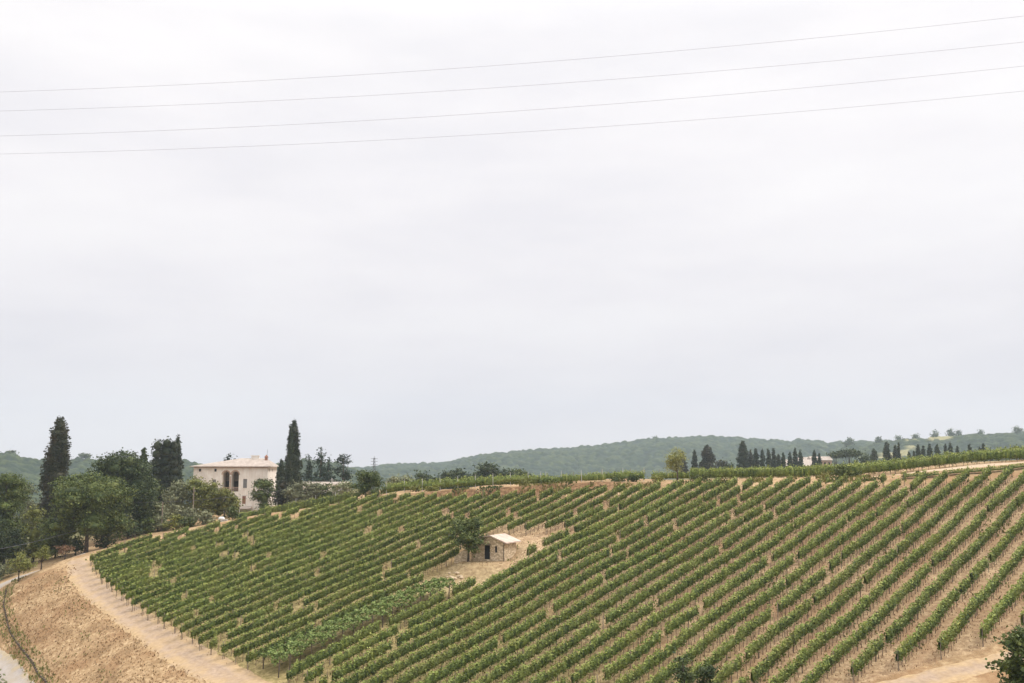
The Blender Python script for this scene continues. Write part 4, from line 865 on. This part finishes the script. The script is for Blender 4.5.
# ------------------------------------------------------------------ far wooded hills
def hills():
    prof_main=[(150,470),(250,468),(345,468),(362,467),(385,464),(430,462),(450,461),(470,456),(500,453),(540,450),(570,448),(600,445),(630,441.5),(655,438),(680,437),(710,434.5),(732,436),(760,438),(785,440.5),(800,438.5),(830,441.5),(850,440),(900,441),(1000,441),(1150,440)]
    prof_left=[(-200,447),(-60,448),(0,453),(12,449.5),(25,455),(38,457),(60,459),(84,455),(110,460),(140,462),(185,457),(200,462),(230,466),(262,470),(285,461),(300,459),(340,463),(358,468),(380,476),(420,490)]
    prof_right=[(780,472),(820,455),(851,443.5),(862,446),(879,442),(902,439.5),(923,438.5),(953,435.5),(985,433.5),(1014,433),(1050,429),(1200,420)]
    def wood(u_lo,u_hi,prof,Y0,Yr,Y1,cell,name,lab,mat,nyy,seed,lump,base=-34):
        pu=(np.array([p[0] for p in prof])-512)/F; zt=np.array([rayn(512,p[1])[2] for p in prof])*Yr-lump*.75
        nu=int((u_hi-u_lo)*Yr/(cell)); us=np.linspace(u_lo,u_hi,nu); Ys=Y0+(Y1-Y0)*np.linspace(0,1,nyy)
        U,Yg=np.meshgrid(us,Ys); zr=np.interp(U,pu,zt)
        k=np.where(Yg<Yr,sm(Yg,Y0,Yr)**.85,1-.5*sm(Yg,Yr,Y1)); Z=base+(zr-base)*k
        X=U*Yr*(.35+.65*Yg/Yr)/1.0; X=U*Yg
        r=np.random.RandomState(seed); und=sum(np.sin(X*f*np.cos(a)+Yg*f*np.sin(a)+p)*s for f,a,p,s in [(r.uniform(.006,.03),r.rand()*3.1,r.rand()*6,r.uniform(1.5,4)) for _ in range(9)]); Z+=und*sm(np.minimum(Yr-Yg+60,Yg*0+400),0,200)*.9
        # crown lumps (worley)
        cs=lump*1.0; cx=np.floor(X/cs).astype(int);cy=np.floor(Yg/cs).astype(int); best=np.full(X.shape,9.); hid=np.zeros(X.shape)
        for i in(-1,0,1):
            for j in(-1,0,1):
                a=cx+i;b=cy+j; hsh=np.sin(a*127.1+b*311.7+seed)*43758.5; fx=hsh-np.floor(hsh); h2=np.sin(a*269.5+b*183.3+seed)*43758.5; fy=h2-np.floor(h2)
                dd=np.hypot(X/cs-(a+fx),Yg/cs-(b+fy)); mm=dd<best; hid=np.where(mm,fx*7%1,hid); best=np.where(mm,dd,best)
        Z+=lump*.62*np.sqrt(np.clip(1-best**2*1.3,0,1))*(.35+1.1*hid)+1.6*np.sin(X*.11+Yg*.07)*np.sin(X*.047-Yg*.13)*(Yg<Yr*1.05)
        a,b=X.shape; id_=np.arange(a*b).reshape(a,b)
        me=mesh_np(name,np.stack([X,Yg,Z],-1).reshape(-1,3),np.stack([id_[:-1,:-1],id_[:-1,1:],id_[1:,1:],id_[1:,:-1]],-1).reshape(-1,4),True)
        at_=me.attributes.new('crown','FLOAT','POINT'); at_.data.foreach_set('value',hid.astype(np.float32).ravel())
        o=link(name,me,mat); tag(o,lab,None,kind='structure'); return X,Yg,Z
    def wm(name,fields):
        m,nt,b=newmat(name); p=pos(nt); x=N_(nt,'ShaderNodeAttribute'); x.attribute_name='crown'
        c=ramp(nt,x.outputs['Fac'],[(0,(.008,.018,.008)),(.5,(.022,.04,.016)),(1,(.075,.095,.034))]); c=mix(nt,ramp(nt,noise(nt,.25,3,p),[(.4,(0,0,0)),(.7,(.6,.6,.6))]),c,(.014,.026,.012))
        if fields: c=mix(nt,ramp(nt,noise(nt,.006,3,p),[(.64,(0,0,0)),(.66,(1,1,1))]),c,(.30,.27,.13))
        nt.links.new(c,b.inputs['Base Color']); return m
    mw=wm('far mixed woodland',False)
    wood(-.42,.66,prof_main,1250,1900,2150,2.6,'wooded_hill','long hazy blue green wooded ridge across the horizon',mw,300,1,9)
    wood(-.75,-.09,prof_left,720,1050,1200,2.2,'wooded_hill','nearer wooded hill on the left horizon',mw,200,2,7.)
    wood(.26,.75,prof_right,950,1350,1550,2.6,'wooded_hill','wooded hill with dry fields on the right horizon',wm('woodland with dry fields',True),230,3,6.5)
hills()
# individual trees standing out on the far ridges
for px,d,ty,w_,st,lab in [(937,1340,430,9,'round','hazy round tree on the right ridge, left of a larger pair'),(953,1345,428.5,10,'round','hazy broad tree on the right ridge, largest of its pair'),(961,1345,430,8,'round','hazy tree on the right ridge just right of the largest'),(880,1330,436,7,'round','small hazy round tree at the left end of the right ridge'),(851,1330,437.5,14,'round','hazy broad tree at the foot of the right ridge'),(1020,1340,426,12,'round','hazy tree on the right ridge at the picture edge'),(983,1340,430,9,'round','hazy tree on the right ridge between the pair and the edge'),(918,1340,434,12,'round','hazy bushy tree on the right ridge slope top'),(900,1340,435.5,10,'round','hazy low tree on the right ridge left part'),(10,1040,449,14,'round','hazy tree on the left ridge near the left edge'),(83,1030,454,12,'umbrella','hazy umbrella pine on the left ridge right of the lone cypress'),(656,1890,436,8,'round','hazy tree breaking the long central ridge')]:
    x,y=at(px,d); zt=rayn(px,ty)[2]*d
    T('far_tree',px,d,ty+.8,w_*.75,lab,'tree','green',group='trees on the far ridges',style=st,leaf=1.6,nl=700,z=zt-17 if st=='round' else zt-16,trunk_h=3)
# ------------------------------------------------------------------ haze
hz=MB().box(-2350,2350,-330,2350,-62,170).build('haze',None); hz['kind']='stuff'; hz['label']='thin even haze over the valley and hills'
m=bpy.data.materials.new('haze'); m.use_nodes=True; nt=m.node_tree; nt.nodes.clear(); o_=N_(nt,'ShaderNodeOutputMaterial'); v=N_(nt,'ShaderNodeVolumePrincipled'); v.inputs['Color'].default_value=(.72,.845,.98,1); v.inputs['Density'].default_value=.00018; v.inputs['Anisotropy'].default_value=.1
nt.links.new(v.outputs[0],o_.inputs['Volume']); hz.data.materials.append(m)
# ------------------------------------------------------------------ sky and light
SUN_EL,SUN_AZ=math.radians(50),math.radians(80)   # azimuth from +Y towards +X
W=bpy.data.worlds.new('World'); S.world=W; W.use_nodes=True; nt=W.node_tree; bg=nt.nodes['Background']
sk=N_(nt,'ShaderNodeTexSky',sky_type='NISHITA'); sk.sun_disc=False; sk.sun_elevation=SUN_EL; sk.sun_rotation=SUN_AZ
tc=N_(nt,'ShaderNodeTexCoord').outputs['Generated']; sep=N_(nt,'ShaderNodeSeparateXYZ'); nt.links.new(tc,sep.inputs[0])
mp=N_(nt,'ShaderNodeMapping'); mp.inputs['Scale'].default_value=(1,1,4.2); nt.links.new(tc,mp.inputs[0])
c1=noise(nt,2.6,8,mp.outputs[0],.56)
grad=ramp(nt,sep.outputs['Z'],[(0,(5.65,5.5,5.72)),(.10,(5.95,5.8,5.98)),(.25,(6.7,6.55,6.62)),(.42,(7.25,7.12,7.1)),(.7,(13.,12.8,12.4)),(1,(17,16.6,16.2))])
cl=ramp(nt,c1,[(.34,(.93,.925,.95)),(.5,(1,.99,1)),(.66,(1.05,1.045,1.04))])
x=mix(nt,1.,grad,cl,'MULTIPLY')
fin=mix(nt,.97,sk.outputs[0],x); nt.links.new(fin,bg.inputs[0]); bg.inputs[1].default_value=.1
ld=bpy.data.lights.new('sun','SUN'); ld.energy=1.5; ld.angle=math.radians(12); ld.color=(1,.95,.87); sun=bpy.data.objects.new('sun',ld); C.objects.link(sun)
dv=Vector((math.sin(SUN_AZ)*math.cos(SUN_EL),math.cos(SUN_AZ)*math.cos(SUN_EL),math.sin(SUN_EL))); sun.rotation_euler=dv.to_track_quat('Z','Y').to_euler()
S.view_settings.view_transform='Standard'; S.view_settings.look='None'; S.view_settings.exposure=.52; S.view_settings.gamma=1.; S.view_settings.use_curve_mapping=False
S.render.engine='CYCLES'; S.cycles.max_bounces=6; S.cycles.volume_bounces=1; S.cycles.diffuse_bounces=3
S.render.resolution_x=1024; S.render.resolution_y=683
print('vine rows',row_count[0],'objects',len(C.objects))
